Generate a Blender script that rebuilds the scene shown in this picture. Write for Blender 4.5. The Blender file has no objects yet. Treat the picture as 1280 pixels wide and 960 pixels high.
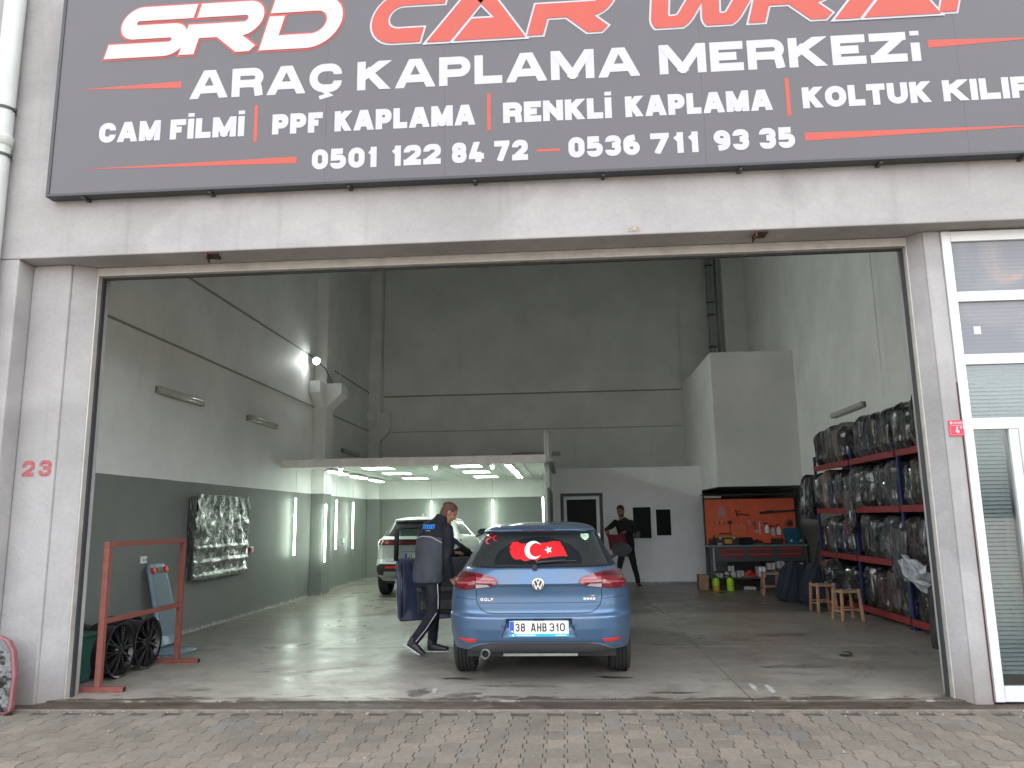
import bpy, bmesh, math, random
import numpy as np
from mathutils import Vector, Matrix, noise, geometry
R = math.radians
random.seed(7)
SC = bpy.context.scene
COL = SC.collection

# ------------------------------------------------------------------ camera
cam_d = bpy.data.cameras.new('camera')
cam = bpy.data.objects.new('camera', cam_d)
COL.objects.link(cam)
pitch, yaw, roll = 1.73828460e-01, 6.58177443e-02, -1.59160636e-02
_f = Vector((-math.sin(yaw) * math.cos(pitch), math.cos(yaw) * math.cos(pitch), math.sin(pitch)))
_r = Vector((math.cos(yaw), math.sin(yaw), 0))
_u = _r.cross(_f)
_r2 = _r * math.cos(roll) + _u * math.sin(roll)
_u2 = -_r * math.sin(roll) + _u * math.cos(roll)
CAM = Vector((0, -6.914, 1.5))
cam.matrix_world = Matrix(((_r2.x, _u2.x, -_f.x, CAM.x), (_r2.y, _u2.y, -_f.y, CAM.y), (_r2.z, _u2.z, -_f.z, CAM.z), (0, 0, 0, 1)))
cam_d.sensor_width = 36
cam_d.lens = 964.1 / 1280 * 36
cam_d.clip_end = 800
SC.camera = cam

# ------------------------------------------------------------------ world, sun, exposure
SUN_EL, SUN_AZ = R(60), R(15)      # azimuth clockwise from +Y: high behind the building, which leaves the front in sky light
w = bpy.data.worlds.new('World')
SC.world = w
w.use_nodes = True
nt = w.node_tree
nt.nodes.clear()
sky = nt.nodes.new('ShaderNodeTexSky')
sky.sky_type = 'NISHITA'
sky.sun_disc = False
sky.sun_elevation = SUN_EL
sky.sun_rotation = SUN_AZ
sky.air_density = 1.0
sky.dust_density = 4.0
hs = nt.nodes.new('ShaderNodeHueSaturation')
hs.inputs['Saturation'].default_value = 0.18
bg = nt.nodes.new('ShaderNodeBackground')
bg.inputs['Strength'].default_value = 0.15
wo = nt.nodes.new('ShaderNodeOutputWorld')
nt.links.new(sky.outputs[0], hs.inputs['Color'])
nt.links.new(hs.outputs[0], bg.inputs['Color'])
nt.links.new(bg.outputs[0], wo.inputs['Surface'])
sd = bpy.data.lights.new('sun', 'SUN')
sd.energy = 0.5
sd.angle = R(30)
sd.color = (1.0, 0.97, 0.93)
sun = bpy.data.objects.new('sun', sd)
COL.objects.link(sun)
_sd = Vector((math.sin(SUN_AZ) * math.cos(SUN_EL), math.cos(SUN_AZ) * math.cos(SUN_EL), math.sin(SUN_EL)))
sun.rotation_euler = _sd.to_track_quat('Z', 'Y').to_euler()
sun.location = (4, 20, 30)
SC.view_settings.view_transform = 'Standard'
SC.view_settings.look = 'None'
SC.view_settings.exposure = 2.95
SC.view_settings.gamma = 1
SC.cycles.use_denoising = True
SC.cycles.max_bounces = 12
SC.cycles.diffuse_bounces = 8
SC.cycles.caustics_reflective = False
SC.cycles.caustics_refractive = False
SC.cycles.sample_clamp_indirect = 6.0

# ------------------------------------------------------------------ materials
def new_mat(name):
    m = bpy.data.materials.new(name)
    m.use_nodes = True
    return m, m.node_tree, m.node_tree.nodes['Principled BSDF']

def N(nt, t, **kw):
    n = nt.nodes.new(t)
    for k, v in kw.items():
        if k in n.inputs: n.inputs[k].default_value = v
        else: setattr(n, k, v)
    return n

def ramp(nt, fac, stops):
    r = nt.nodes.new('ShaderNodeValToRGB')
    while len(r.color_ramp.elements) < len(stops): r.color_ramp.elements.new(0.5)
    for e, (p, c) in zip(r.color_ramp.elements, stops):
        e.position = p
        e.color = (c[0], c[1], c[2], 1) if hasattr(c, '__len__') else (c, c, c, 1)
    nt.links.new(fac, r.inputs[0])
    return r.outputs[0]

def mixc(nt, fac, a, b, mode='MIX'):
    m = nt.nodes.new('ShaderNodeMix')
    m.data_type = 'RGBA'; m.blend_type = mode
    for s, v in ((m.inputs[0], fac), (m.inputs[6], a), (m.inputs[7], b)):
        if hasattr(v, 'is_output'): nt.links.new(v, s)
        elif hasattr(v, '__len__'): s.default_value = (v[0], v[1], v[2], 1)
        else: s.default_value = v
    return m.outputs[2]

def objco(nt, world=True):
    if world:
        return nt.nodes.new('ShaderNodeNewGeometry').outputs['Position']
    return nt.nodes.new('ShaderNodeTexCoord').outputs['Object']

def nz(nt, co, scale, detail=5, rough=0.6, stretch=None, dist=0.0):
    if stretch:
        mp = nt.nodes.new('ShaderNodeMapping')
        mp.inputs['Scale'].default_value = stretch
        nt.links.new(co, mp.inputs[0]); co = mp.outputs[0]
    n = N(nt, 'ShaderNodeTexNoise', Scale=scale, Detail=detail, Roughness=rough, Distortion=dist)
    nt.links.new(co, n.inputs['Vector'])
    return n.outputs['Fac']

def bump(nt, b, h, strength=0.3, dist=0.01):
    n = nt.nodes.new('ShaderNodeBump')
    n.inputs['Strength'].default_value = strength
    n.inputs['Distance'].default_value = dist
    nt.links.new(h, n.inputs['Height'])
    nt.links.new(n.outputs[0], b.inputs['Normal'])

MATS = {}
def mat(name, col, rough=0.6, metal=0.0, var=0.12, scale=8.0, bmp=0.0, bscale=60.0, coat=0.0, spec=0.5, emit=None, estr=0.0, world=False, dirt=0.0):
    if name in MATS: return MATS[name]
    m, nt, b = new_mat(name)
    b.inputs['Roughness'].default_value = rough
    b.inputs['Metallic'].default_value = metal
    b.inputs['Specular IOR Level'].default_value = spec
    b.inputs['Coat Weight'].default_value = coat
    b.inputs['Coat Roughness'].default_value = 0.05
    co = objco(nt, world)
    if var > 0:
        f = nz(nt, co, scale)
        c = ramp(nt, f, [(0.3, [max(0, x * (1 - var)) for x in col]), (0.7, [min(1, x * (1 + var)) for x in col])])
        if dirt > 0:
            f2 = nz(nt, co, scale * 0.35, 8, 0.7)
            d = ramp(nt, f2, [(0.52, 0.0), (0.72, dirt)])
            c = mixc(nt, d, c, (0.09, 0.075, 0.06))
        nt.links.new(c, b.inputs['Base Color'])
        rr = ramp(nt, f, [(0.3, max(0.02, rough * 0.85)), (0.7, min(1, rough * 1.15))])
        nt.links.new(rr, b.inputs['Roughness'])
    else:
        b.inputs['Base Color'].default_value = (*col, 1)
    if emit:
        b.inputs['Emission Color'].default_value = (*emit, 1)
        b.inputs['Emission Strength'].default_value = estr
    if bmp > 0:
        bump(nt, b, nz(nt, co, bscale, 4, 0.6), bmp, 0.004)
    MATS[name] = m
    return m

def plaster(name, col, stain=(0.2, 0.18, 0.16), amt=0.35, bmp=0.5):
    m, nt, b = new_mat(name)
    co = objco(nt)
    big = nz(nt, co, 0.9, 6, 0.65)
    c = ramp(nt, big, [(0.3, [x * 0.86 for x in col]), (0.55, col), (0.75, [min(1, x * 1.1) for x in col])])
    fine = nz(nt, co, 28, 6, 0.7)
    c = mixc(nt, 0.5, c, ramp(nt, fine, [(0.3, 0.88), (0.7, 1.08)]), 'MULTIPLY')
    dr_ = nz(nt, co, 3.0, 5, 0.6, stretch=(2.2, 2.2, 0.10))
    c = mixc(nt, ramp(nt, dr_, [(0.58, 0.0), (0.72, amt)]), c, [x * 0.62 for x in col])
    pt_ = nz(nt, co, 0.55, 3, 0.5, stretch=(1, 1, 1.6), dist=1.2)
    c = mixc(nt, 0.55, c, ramp(nt, pt_, [(0.38, 0.8), (0.5, 1.0), (0.54, 1.12), (0.7, 0.95)]), 'MULTIPLY')
    st = nz(nt, co, 1.6, 7, 0.7, stretch=(1.6, 1.6, 0.35), dist=0.6)
    c = mixc(nt, ramp(nt, st, [(0.56, 0.0), (0.78, amt)]), c, stain)
    sp = nz(nt, co, 90, 3, 0.5)
    c = mixc(nt, ramp(nt, sp, [(0.7, 0.0), (0.78, 0.3)]), c, [x * 0.45 for x in col])
    # splash dirt near the ground
    sx = nt.nodes.new('ShaderNodeSeparateXYZ'); nt.links.new(co, sx.inputs[0])
    mm = N(nt, 'ShaderNodeMath', operation='MULTIPLY_ADD'); nt.links.new(big, mm.inputs[0]); mm.inputs[1].default_value = -0.9; nt.links.new(sx.outputs['Z'], mm.inputs[2])
    ml = N(nt, 'ShaderNodeMath', operation='ADD'); nt.links.new(mm.outputs[0], ml.inputs[0]); ml.inputs[1].default_value = 0.55
    c = mixc(nt, ramp(nt, ml.outputs[0], [(0.05, 0.6), (0.5, 0.0)]), c, (0.16, 0.13, 0.105))
    nt.links.new(c, b.inputs['Base Color'])
    b.inputs['Roughness'].default_value = 0.9
    b.inputs['Specular IOR Level'].default_value = 0.25
    ad = N(nt, 'ShaderNodeMath', operation='MULTIPLY_ADD'); nt.links.new(fine, ad.inputs[0]); ad.inputs[1].default_value = 0.4
    nt.links.new(nz(nt, co, 7, 5, 0.6), ad.inputs[2])
    bump(nt, b, ad.outputs[0], bmp, 0.012)
    MATS[name] = m
    return m

def painted_wall(name, top, low, zline=2.1):
    m, nt, b = new_mat(name)
    co = objco(nt)
    sx = nt.nodes.new('ShaderNodeSeparateXYZ'); nt.links.new(co, sx.inputs[0])
    wob = nz(nt, co, 3, 3, 0.5)
    z2 = N(nt, 'ShaderNodeMath', operation='MULTIPLY_ADD'); nt.links.new(wob, z2.inputs[0]); z2.inputs[1].default_value = 0.012; nt.links.new(sx.outputs['Z'], z2.inputs[2])
    st = N(nt, 'ShaderNodeMath', operation='GREATER_THAN'); nt.links.new(z2.outputs[0], st.inputs[0]); st.inputs[1].default_value = zline + 0.006
    c = mixc(nt, st.outputs[0], low, top)
    big = nz(nt, co, 0.8, 7, 0.65)
    c = mixc(nt, 1.0, c, ramp(nt, big, [(0.28, 0.84), (0.72, 1.06)]), 'MULTIPLY')
    dr = nz(nt, co, 2.2, 7, 0.7, stretch=(2, 2, 0.3))
    c = mixc(nt, ramp(nt, dr, [(0.6, 0.0), (0.8, 0.3)]), c, [x * 0.6 for x in low])
    sc = nz(nt, co, 12, 6, 0.75, dist=1.0)
    zz = N(nt, 'ShaderNodeMath', operation='MULTIPLY_ADD'); nt.links.new(sc, zz.inputs[0]); zz.inputs[1].default_value = -0.55; nt.links.new(sx.outputs['Z'], zz.inputs[2])
    c = mixc(nt, ramp(nt, zz.outputs[0], [(-0.0, 1.0), (0.012, 0.0)]) if False else ramp(nt, zz.outputs[0], [(0.0, 0.0), (1.0, 0.0)]), c, (0.4, 0.38, 0.34))
    chip = N(nt, 'ShaderNodeMath', operation='MULTIPLY_ADD'); nt.links.new(sc, chip.inputs[0]); chip.inputs[1].default_value = -0.36; nt.links.new(sx.outputs['Z'], chip.inputs[2])
    lt = N(nt, 'ShaderNodeMath', operation='LESS_THAN'); nt.links.new(chip.outputs[0], lt.inputs[0]); lt.inputs[1].default_value = -0.155
    c = mixc(nt, lt.outputs[0], c, (0.45, 0.43, 0.4))
    nt.links.new(c, b.inputs['Base Color'])
    b.inputs['Roughness'].default_value = 0.62
    b.inputs['Specular IOR Level'].default_value = 0.35
    bump(nt, b, nz(nt, co, 16, 6, 0.6), 0.25, 0.006)
    MATS[name] = m
    return m

plaster('facade_plaster', (0.335, 0.325, 0.322), (0.19, 0.178, 0.165))
plaster('pillar_plaster', (0.345, 0.338, 0.335), (0.2, 0.185, 0.17), amt=0.3)
painted_wall('wall_paint', (0.78, 0.80, 0.775), (0.195, 0.21, 0.195))
painted_wall('upper_paint', (0.78, 0.80, 0.775), (0.7, 0.72, 0.7), -5)
mat('ledge_grey', (0.3, 0.305, 0.29), 0.8, var=0.1, world=True)
mat('soffit_grey', (0.14, 0.145, 0.14), 0.8, var=0.1, world=True)

# polished concrete floor
m, nt, b = new_mat('floor_concrete')
co = objco(nt)
big = nz(nt, co, 0.55, 8, 0.68, dist=0.8)
c = ramp(nt, big, [(0.28, (0.17, 0.153, 0.128)), (0.45, (0.235, 0.216, 0.186)), (0.55, (0.275, 0.256, 0.222)), (0.66, (0.26, 0.233, 0.196)), (0.78, (0.34, 0.315, 0.27))])
trow = nz(nt, co, 2.2, 7, 0.7, stretch=(0.6, 2.4, 1), dist=0.5)
c = mixc(nt, 0.5, c, ramp(nt, trow, [(0.3, 0.62), (0.7, 1.2)]), 'MULTIPLY')
sharp = nz(nt, co, 3.2, 12, 0.78, dist=0.4)
c = mixc(nt, 0.8, c, ramp(nt, sharp, [(0.36, 0.72), (0.47, 1.0), (0.6, 1.12), (0.7, 0.96)]), 'MULTIPLY')
fine = nz(nt, co, 40, 6, 0.7)
c = mixc(nt, 0.5, c, ramp(nt, fine, [(0.3, 0.8), (0.7, 1.15)]), 'MULTIPLY')
oil = nz(nt, co, 1.7, 6, 0.6, dist=1.5)
c = mixc(nt, ramp(nt, oil, [(0.6, 0.0), (0.74, 0.55)]), c, (0.07, 0.063, 0.055))
scuff = nz(nt, co, 6, 5, 0.8, stretch=(3, 0.5, 1), dist=2)
c = mixc(nt, ramp(nt, scuff, [(0.66, 0.0), (0.76, 0.35)]), c, (0.5, 0.49, 0.46))
nt.links.new(c, b.inputs['Base Color'])
wet = nz(nt, co, 1.1, 6, 0.65, dist=1)
nt.links.new(ramp(nt, wet, [(0.32, 0.24), (0.5, 0.36), (0.68, 0.55)]), b.inputs['Roughness'])
sxf = nt.nodes.new('ShaderNodeSeparateXYZ'); nt.links.new(co, sxf.inputs[0])
yw = N(nt, 'ShaderNodeMath', operation='MULTIPLY_ADD'); nt.links.new(nz(nt, co, 2.6, 9, 0.72, stretch=(1, 2, 1), dist=0.6), yw.inputs[0]); yw.inputs[1].default_value = -1.1; nt.links.new(sxf.outputs['Y'], yw.inputs[2])
yl = N(nt, 'ShaderNodeMath', operation='ADD'); nt.links.new(yw.outputs[0], yl.inputs[0]); yl.inputs[1].default_value = 1.0
nt.links.new(mixc(nt, ramp(nt, yl.outputs[0], [(0.42, 0.85), (0.50, 0.0)]), c, (0.045, 0.034, 0.026)), b.inputs['Base Color'])
b.inputs['Specular IOR Level'].default_value = 0.4
bump(nt, b, nz(nt, co, 3.5, 7, 0.6), 0.12, 0.01)
MATS['floor_concrete'] = m

# wet brown threshold strip
m, nt, b = new_mat('threshold_wet')
co = objco(nt)
f = nz(nt, co, 3.5, 8, 0.75, stretch=(1, 3, 1), dist=0.8)
c = ramp(nt, f, [(0.3, (0.03, 0.022, 0.016)), (0.56, (0.06, 0.046, 0.034)), (0.68, (0.13, 0.11, 0.09)), (0.78, (0.2, 0.18, 0.155))])
nt.links.new(c, b.inputs['Base Color'])
nt.links.new(ramp(nt, f, [(0.35, 0.25), (0.6, 0.8)]), b.inputs['Roughness'])
bump(nt, b, nz(nt, co, 14, 6, 0.7), 0.6, 0.01)
MATS['threshold_wet'] = m

# pavers
def paver_mat(name, per_island):
    m, nt, b = new_mat(name)
    co = objco(nt)
    oi = nt.nodes.new('ShaderNodeObjectInfo').outputs['Random']
    ge = nt.nodes.new('ShaderNodeNewGeometry').outputs['Random Per Island']
    src = ge if per_island else oi
    c = ramp(nt, src, [(0.0, (0.125, 0.111, 0.091)), (0.35, (0.142, 0.126, 0.103)), (0.65, (0.156, 0.138, 0.113)), (0.88, (0.174, 0.146, 0.117)), (1.0, (0.13, 0.125, 0.113))])
    big = nz(nt, co, 0.8, 7, 0.7, dist=0.8)
    c = mixc(nt, 1.0, c, ramp(nt, big, [(0.3, 0.8), (0.7, 1.2)]), 'MULTIPLY')
    fi = nz(nt, co, 45, 7, 0.75)
    c = mixc(nt, 1.0, c, ramp(nt, fi, [(0.3, 0.7), (0.7, 1.25)]), 'MULTIPLY')
    st = nz(nt, co, 5, 4, 0.6, dist=1)
    c = mixc(nt, ramp(nt, st, [(0.7, 0.0), (0.75, 0.7)]), c, (0.05, 0.047, 0.042))
    nt.links.new(c, b.inputs['Base Color'])
    b.inputs['Roughness'].default_value = 0.85
    b.inputs['Specular IOR Level'].default_value = 0.3
    bump(nt, b, fi, 0.6, 0.004)
    MATS[name] = m
paver_mat('paver', False)
paver_mat('paver_field', True)
mat('joint_sand', (0.055, 0.048, 0.04), 0.95, var=0.3, scale=20, bmp=0.6, world=True)
# far yard: block paving seen only at a distance
m, nt, b = new_mat('yard')
co = objco(nt)
br = N(nt, 'ShaderNodeTexBrick', Scale=1.0)
br.inputs['Color1'].default_value = (0.2, 0.175, 0.15, 1); br.inputs['Color2'].default_value = (0.26, 0.23, 0.2, 1); br.inputs['Mortar'].default_value = (0.07, 0.06, 0.05, 1)
br.inputs['Brick Width'].default_value = 0.225; br.inputs['Row Height'].default_value = 0.143; br.inputs['Mortar Size'].default_value = 0.006
nt.links.new(co, br.inputs['Vector'])
c = mixc(nt, 1.0, br.outputs['Color'], ramp(nt, nz(nt, co, 0.6, 7, 0.7), [(0.3, 0.7), (0.7, 1.2)]), 'MULTIPLY')
nt.links.new(c, b.inputs['Base Color']); b.inputs['Roughness'].default_value = 0.9
MATS['yard'] = m

mat('white_frame', (0.6, 0.605, 0.6), 0.35, var=0.05, scale=3, coat=0.1, dirt=0.12)
mat('white_panel', (0.85, 0.86, 0.88), 0.5, var=0.05, scale=2)
mat('pipe_plastic', (0.45, 0.47, 0.45), 0.45, var=0.06, scale=3, dirt=0.15)
mat('steel_dark', (0.05, 0.055, 0.055), 0.5, metal=0.3)
mat('steel_track', (0.42, 0.4, 0.37), 0.55, metal=0.2, dirt=0.35)
mat('rubber_seal', (0.03, 0.033, 0.035), 0.6)
mat('galvanised', (0.32, 0.34, 0.34), 0.45, metal=0.6)
mat('rust_brown', (0.07, 0.028, 0.02), 0.8, var=0.3, scale=20)
mat('rack_red', (0.2, 0.062, 0.048), 0.55, var=0.15, scale=12, dirt=0.2)
mat('shelf_red', (0.2, 0.022, 0.025), 0.45, var=0.12)
mat('shelf_blue', (0.008, 0.016, 0.085), 0.45, var=0.12)
mat('black_gloss', (0.008, 0.008, 0.009), 0.3, var=0.2, coat=0.15)
mat('black_plastic', (0.018, 0.018, 0.02), 0.5, var=0.2)
mat('dark_fabric', (0.022, 0.03, 0.045), 0.85, var=0.25, bmp=0.4)
mat('brown_fabric', (0.05, 0.035, 0.03), 0.85, var=0.25, bmp=0.4)
mat('tyre_rubber', (0.018, 0.018, 0.019), 0.75, var=0.25, scale=20, bmp=0.3)
mat('wood', (0.38, 0.21, 0.125), 0.55, var=0.25, scale=12, bmp=0.2)
mat('cardboard', (0.33, 0.2, 0.12), 0.8, var=0.15)
mat('box_white', (0.5, 0.5, 0.49), 0.6, var=0.08)
mat('tube_light', (1, 1, 1), 0.5, var=0, emit=(0.84, 1.0, 0.86), estr=4)
mat('panel_light', (1, 1, 1), 0.5, var=0, emit=(0.84, 1.0, 0.87), estr=3.2)
mat('spot_light', (1, 1, 1), 0.5, var=0, emit=(0.95, 1.0, 0.98), estr=22)
mat('tube_off', (0.42, 0.44, 0.38), 0.3, var=0.08, coat=0.4)
mat('luminaire_body', (0.33, 0.34, 0.30), 0.5, var=0.1)
mat('bay_ceiling', (0.62, 0.66, 0.6), 0.6, var=0.06, scale=3)
mat('fascia_paint', (0.8, 0.77, 0.72), 0.6, var=0.1, scale=5, dirt=0.12)
mat('orange_red', (0.8, 0.13, 0.05), 0.5, var=0.12)
mat('bench_grey', (0.05, 0.06, 0.07), 0.45, var=0.15)
mat('bench_top', (0.13, 0.2, 0.22), 0.3, var=0.15, coat=0.2)
mat('drawer_red', (0.45, 0.05, 0.035), 0.45, var=0.1)
mat('lime', (0.42, 0.72, 0.03), 0.35, var=0.1)
mat('amber', (0.55, 0.3, 0.03), 0.35, var=0.1)
mat('teal_blue', (0.01, 0.1, 0.16), 0.4, var=0.15)
mat('bin_green', (0.02, 0.075, 0.055), 0.5, var=0.12)
mat('creeper_blue', (0.15, 0.22, 0.28), 0.4, var=0.1, coat=0.2)
mat('red_plastic', (0.6, 0.03, 0.025), 0.4, var=0.08)
mat('socket_white', (0.75, 0.75, 0.72), 0.4, var=0.04)
mat('chain_steel', (0.55, 0.55, 0.53), 0.35, metal=0.8)
mat('sign_face', (0.098, 0.094, 0.101), 0.5, var=0.05, scale=2.5, spec=0.4)
mat('sign_edge', (0.03, 0.034, 0.038), 0.45, var=0.1)
mat('vinyl_white', (0.42, 0.42, 0.465), 0.45, var=0.03, scale=4)
mat('vinyl_red', (0.39, 0.055, 0.033), 0.45, var=0.04, scale=4)
mat('paint_red', (0.33, 0.095, 0.10), 0.8, var=0.3, scale=25)
mat('plate_red', (0.6, 0.02, 0.05), 0.35, var=0.05)
mat('skin', (0.30, 0.145, 0.09), 0.5, var=0.1, scale=15)
mat('hair', (0.03, 0.018, 0.012), 0.75, var=0.3, scale=60, bmp=0.6)
mat('hair_brown', (0.075, 0.033, 0.02), 0.75, var=0.3, scale=60, bmp=0.6)
mat('jacket_navy', (0.0025, 0.0035, 0.009), 0.85, var=0.2, bmp=0.4, bscale=25)
mat('jacket_grey', (0.040, 0.045, 0.058), 0.8, var=0.12, bmp=0.4, bscale=25)
mat('trouser_dark', (0.005, 0.0065, 0.012), 0.88, var=0.2, bmp=0.4, bscale=25)
mat('black_cloth', (0.008, 0.008, 0.010), 0.85, var=0.3, bmp=0.4, bscale=25)
mat('reflective', (0.42, 0.42, 0.44), 0.4, var=0.05)
mat('shoe_black', (0.02, 0.021, 0.024), 0.5, var=0.2)
mat('shoe_sole', (0.55, 0.55, 0.52), 0.6, var=0.1)
mat('logo_blue', (0.02, 0.24, 0.7), 0.5, var=0.1)
mat('maroon_cloth', (0.13, 0.012, 0.03), 0.85, var=0.2, bmp=0.4)
mat('eye_white', (0.7, 0.68, 0.65), 0.3, var=0)
mat('lip', (0.3, 0.1, 0.08), 0.5, var=0)
mat('chrome', (0.75, 0.76, 0.78), 0.15, metal=1.0, var=0.03)
mat('dark_grey_plastic', (0.04, 0.042, 0.046), 0.45, var=0.12)
mat('lens_red', (0.14, 0.012, 0.018), 0.1, var=0.12, scale=6, coat=1.0)
mat('lens_dark', (0.05, 0.004, 0.006), 0.1, var=0.1, coat=1.0)
mat('lens_pink', (0.3, 0.07, 0.08), 0.12, var=0.1, coat=1.0)
mat('lens_clear', (0.45, 0.4, 0.4), 0.12, var=0.1, coat=1.0)
mat('reflector_red', (0.75, 0.02, 0.015), 0.15, var=0.1, coat=1.0)
mat('tail_clear', (0.35, 0.1, 0.1), 0.12, var=0.1, coat=1.0)
mat('car_glass', (0.026, 0.030, 0.030), 0.07, var=0, spec=0.5)
mat('plate_white', (0.8, 0.8, 0.78), 0.4, var=0.03)
mat('plate_text', (0.06, 0.05, 0.05), 0.5, var=0)
mat('plate_blue', (0.02, 0.08, 0.5), 0.4, var=0)
mat('plate_cyan', (0.02, 0.42, 0.8), 0.4, var=0.05)
mat('flag_red', (0.6, 0.004, 0.01), 0.4, var=0.03, emit=None)
mat('flag_white', (0.85, 0.85, 0.85), 0.4, var=0)
mat('sticker_green', (0.5, 0.75, 0.55), 0.4, var=0.4, scale=30)
mat('gap_black', (0.008, 0.009, 0.012), 0.6, var=0)
mat('office_dark', (0.004, 0.0045, 0.007), 0.35, var=0, spec=0.08)

def car_paint(name, col, rough=0.32, metal=0.55, dust=0.2):
    m, nt, b = new_mat(name)
    co = objco(nt, False)
    fl = nz(nt, co, 900, 2, 0.5)
    c = ramp(nt, fl, [(0.3, [x * 0.8 for x in col]), (0.7, [min(1, x * 1.2) for x in col])])
    d = nz(nt, co, 2.2, 7, 0.7)
    c = mixc(nt, ramp(nt, d, [(0.38, 0.0), (0.7, dust)]), c, (0.15, 0.15, 0.15))
    nt.links.new(c, b.inputs['Base Color'])
    b.inputs['Metallic'].default_value = metal
    nt.links.new(ramp(nt, d, [(0.3, rough * 0.8), (0.7, rough * 1.3)]), b.inputs['Roughness'])
    b.inputs['Coat Weight'].default_value = 0.75
    b.inputs['Coat Roughness'].default_value = 0.045
    MATS[name] = m
car_paint('paint_blue', (0.066, 0.145, 0.265), metal=0.5, rough=0.36, dust=0.45)
car_paint('paint_white', (0.5, 0.52, 0.505), metal=0.0, rough=0.4, dust=0.05)
car_paint('paint_blue_shaded', (0.006, 0.017, 0.06), metal=0.4)  # darker copy of the body blue, shade put into its colour

# crinkled clear plastic over dark content; pale crease highlights painted into the base colour
def film(name, col, hi=(0.45, 0.47, 0.48), amt=0.5, scale=5.0, rough=0.16, stretch=(1, 1, 0.35), coat=.25, bs=1.0):
    m, nt, b = new_mat(name)
    tc = nt.nodes.new('ShaderNodeTexCoord').outputs['Object']
    oi = nt.nodes.new('ShaderNodeObjectInfo')
    ad = N(nt, 'ShaderNodeVectorMath', operation='ADD'); nt.links.new(tc, ad.inputs[0])
    sc = N(nt, 'ShaderNodeVectorMath', operation='SCALE'); nt.links.new(oi.outputs['Location'], sc.inputs[0]); sc.inputs['Scale'].default_value = 3.7
    nt.links.new(sc.outputs[0], ad.inputs[1])
    co = ad.outputs[0]
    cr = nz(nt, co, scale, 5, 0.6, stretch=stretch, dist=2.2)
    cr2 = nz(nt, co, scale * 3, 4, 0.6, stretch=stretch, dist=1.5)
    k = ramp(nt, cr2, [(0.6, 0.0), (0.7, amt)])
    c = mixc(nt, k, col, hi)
    nt.links.new(c, b.inputs['Base Color'])
    b.inputs['Roughness'].default_value = rough
    b.inputs['Specular IOR Level'].default_value = 0.6
    b.inputs['Coat Weight'].default_value = coat
    b.inputs['Coat Roughness'].default_value = 0.03
    am = N(nt, 'ShaderNodeMath', operation='MULTIPLY_ADD'); nt.links.new(cr2, am.inputs[0]); am.inputs[1].default_value = 0.35; nt.links.new(cr, am.inputs[2])
    bump(nt, b, am.outputs[0], bs, 0.09)
    MATS[name] = m
film('film_black', (0.008, 0.0085, 0.010), hi=(.3, .31, .32), amt=0.05, scale=3.4, rough=0.07, coat=1.0, bs=.75)
film('film_grey', (0.05, 0.051, 0.056), amt=0.1, rough=.1, coat=1.0)
film('film_beige', (0.15, 0.11, 0.085), amt=0.1, rough=.12, coat=1.0)
film('film_brown', (0.035, 0.02, 0.017), amt=0.1, rough=.1, coat=1.0)
film('film_blue', (0.014, 0.022, 0.045), amt=0.1, rough=.1, coat=1.0)
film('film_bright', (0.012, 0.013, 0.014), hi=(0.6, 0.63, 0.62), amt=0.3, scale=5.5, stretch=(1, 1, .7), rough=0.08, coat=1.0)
film('film_white', (0.5, 0.53, 0.56), hi=(0.75, 0.78, 0.8), amt=0.4, scale=4, rough=0.35)

# office glass with film; reflected sky and peach cloud painted into its colour
m, nt, b = new_mat('frosted_pane')
co = objco(nt)
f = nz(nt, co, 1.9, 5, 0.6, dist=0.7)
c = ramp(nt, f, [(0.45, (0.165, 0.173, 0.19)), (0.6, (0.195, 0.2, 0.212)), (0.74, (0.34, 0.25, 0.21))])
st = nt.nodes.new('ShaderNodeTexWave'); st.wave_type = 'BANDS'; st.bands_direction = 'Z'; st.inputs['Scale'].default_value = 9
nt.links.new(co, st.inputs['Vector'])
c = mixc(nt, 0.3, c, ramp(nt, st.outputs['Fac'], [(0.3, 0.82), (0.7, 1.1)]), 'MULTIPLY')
nt.links.new(c, b.inputs['Base Color'])
b.inputs['Roughness'].default_value = 0.25
b.inputs['Specular IOR Level'].default_value = 0.4
MATS['frosted_pane'] = m
m, nt, b = new_mat('clear_glass')
b.inputs['Base Color'].default_value = (0.9, 0.95, 0.95, 1)
b.inputs['Transmission Weight'].default_value = 1.0
b.inputs['Roughness'].default_value = 0.0
b.inputs['IOR'].default_value = 1.3
tr = nt.nodes.new('ShaderNodeBsdfTransparent'); tr.inputs[0].default_value = (0.75, 0.8, 0.8, 1)
mx = nt.nodes.new('ShaderNodeMixShader'); mx.inputs[0].default_value = 0.09
gl = nt.nodes.new('ShaderNodeBsdfGlossy'); gl.inputs['Roughness'].default_value = 0.03
nt.links.new(tr.outputs[0], mx.inputs[1]); nt.links.new(gl.outputs[0], mx.inputs[2])
nt.links.new(mx.outputs[0], nt.nodes['Material Output'].inputs['Surface'])
MATS['clear_glass'] = m
mat('blind_slat', (0.27, 0.3, 0.29), 0.5, var=0.1)

# ------------------------------------------------------------------ object helpers
def M_(x): return MATS[x] if isinstance(x, str) else x

def obj(name, me, parent=None, loc=None, rot=None):
    o = bpy.data.objects.new(name, me)
    COL.objects.link(o)
    if parent is not None: o.parent = parent
    if loc is not None: o.location = loc
    if rot is not None: o.rotation_euler = rot
    return o

def thing(name, label, cat, loc=(0, 0, 0), rz=0, group=None, kind=None):
    o = obj(name, None, None, loc, (0, 0, rz))
    o.empty_display_size = 0.1
    tag(o, label, cat, group, kind)
    return o

def tag(o, label=None, cat=None, group=None, kind=None):
    if label: o['label'] = label
    if cat: o['category'] = cat
    if group: o['group'] = group
    if kind: o['kind'] = kind
    return o

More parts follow.
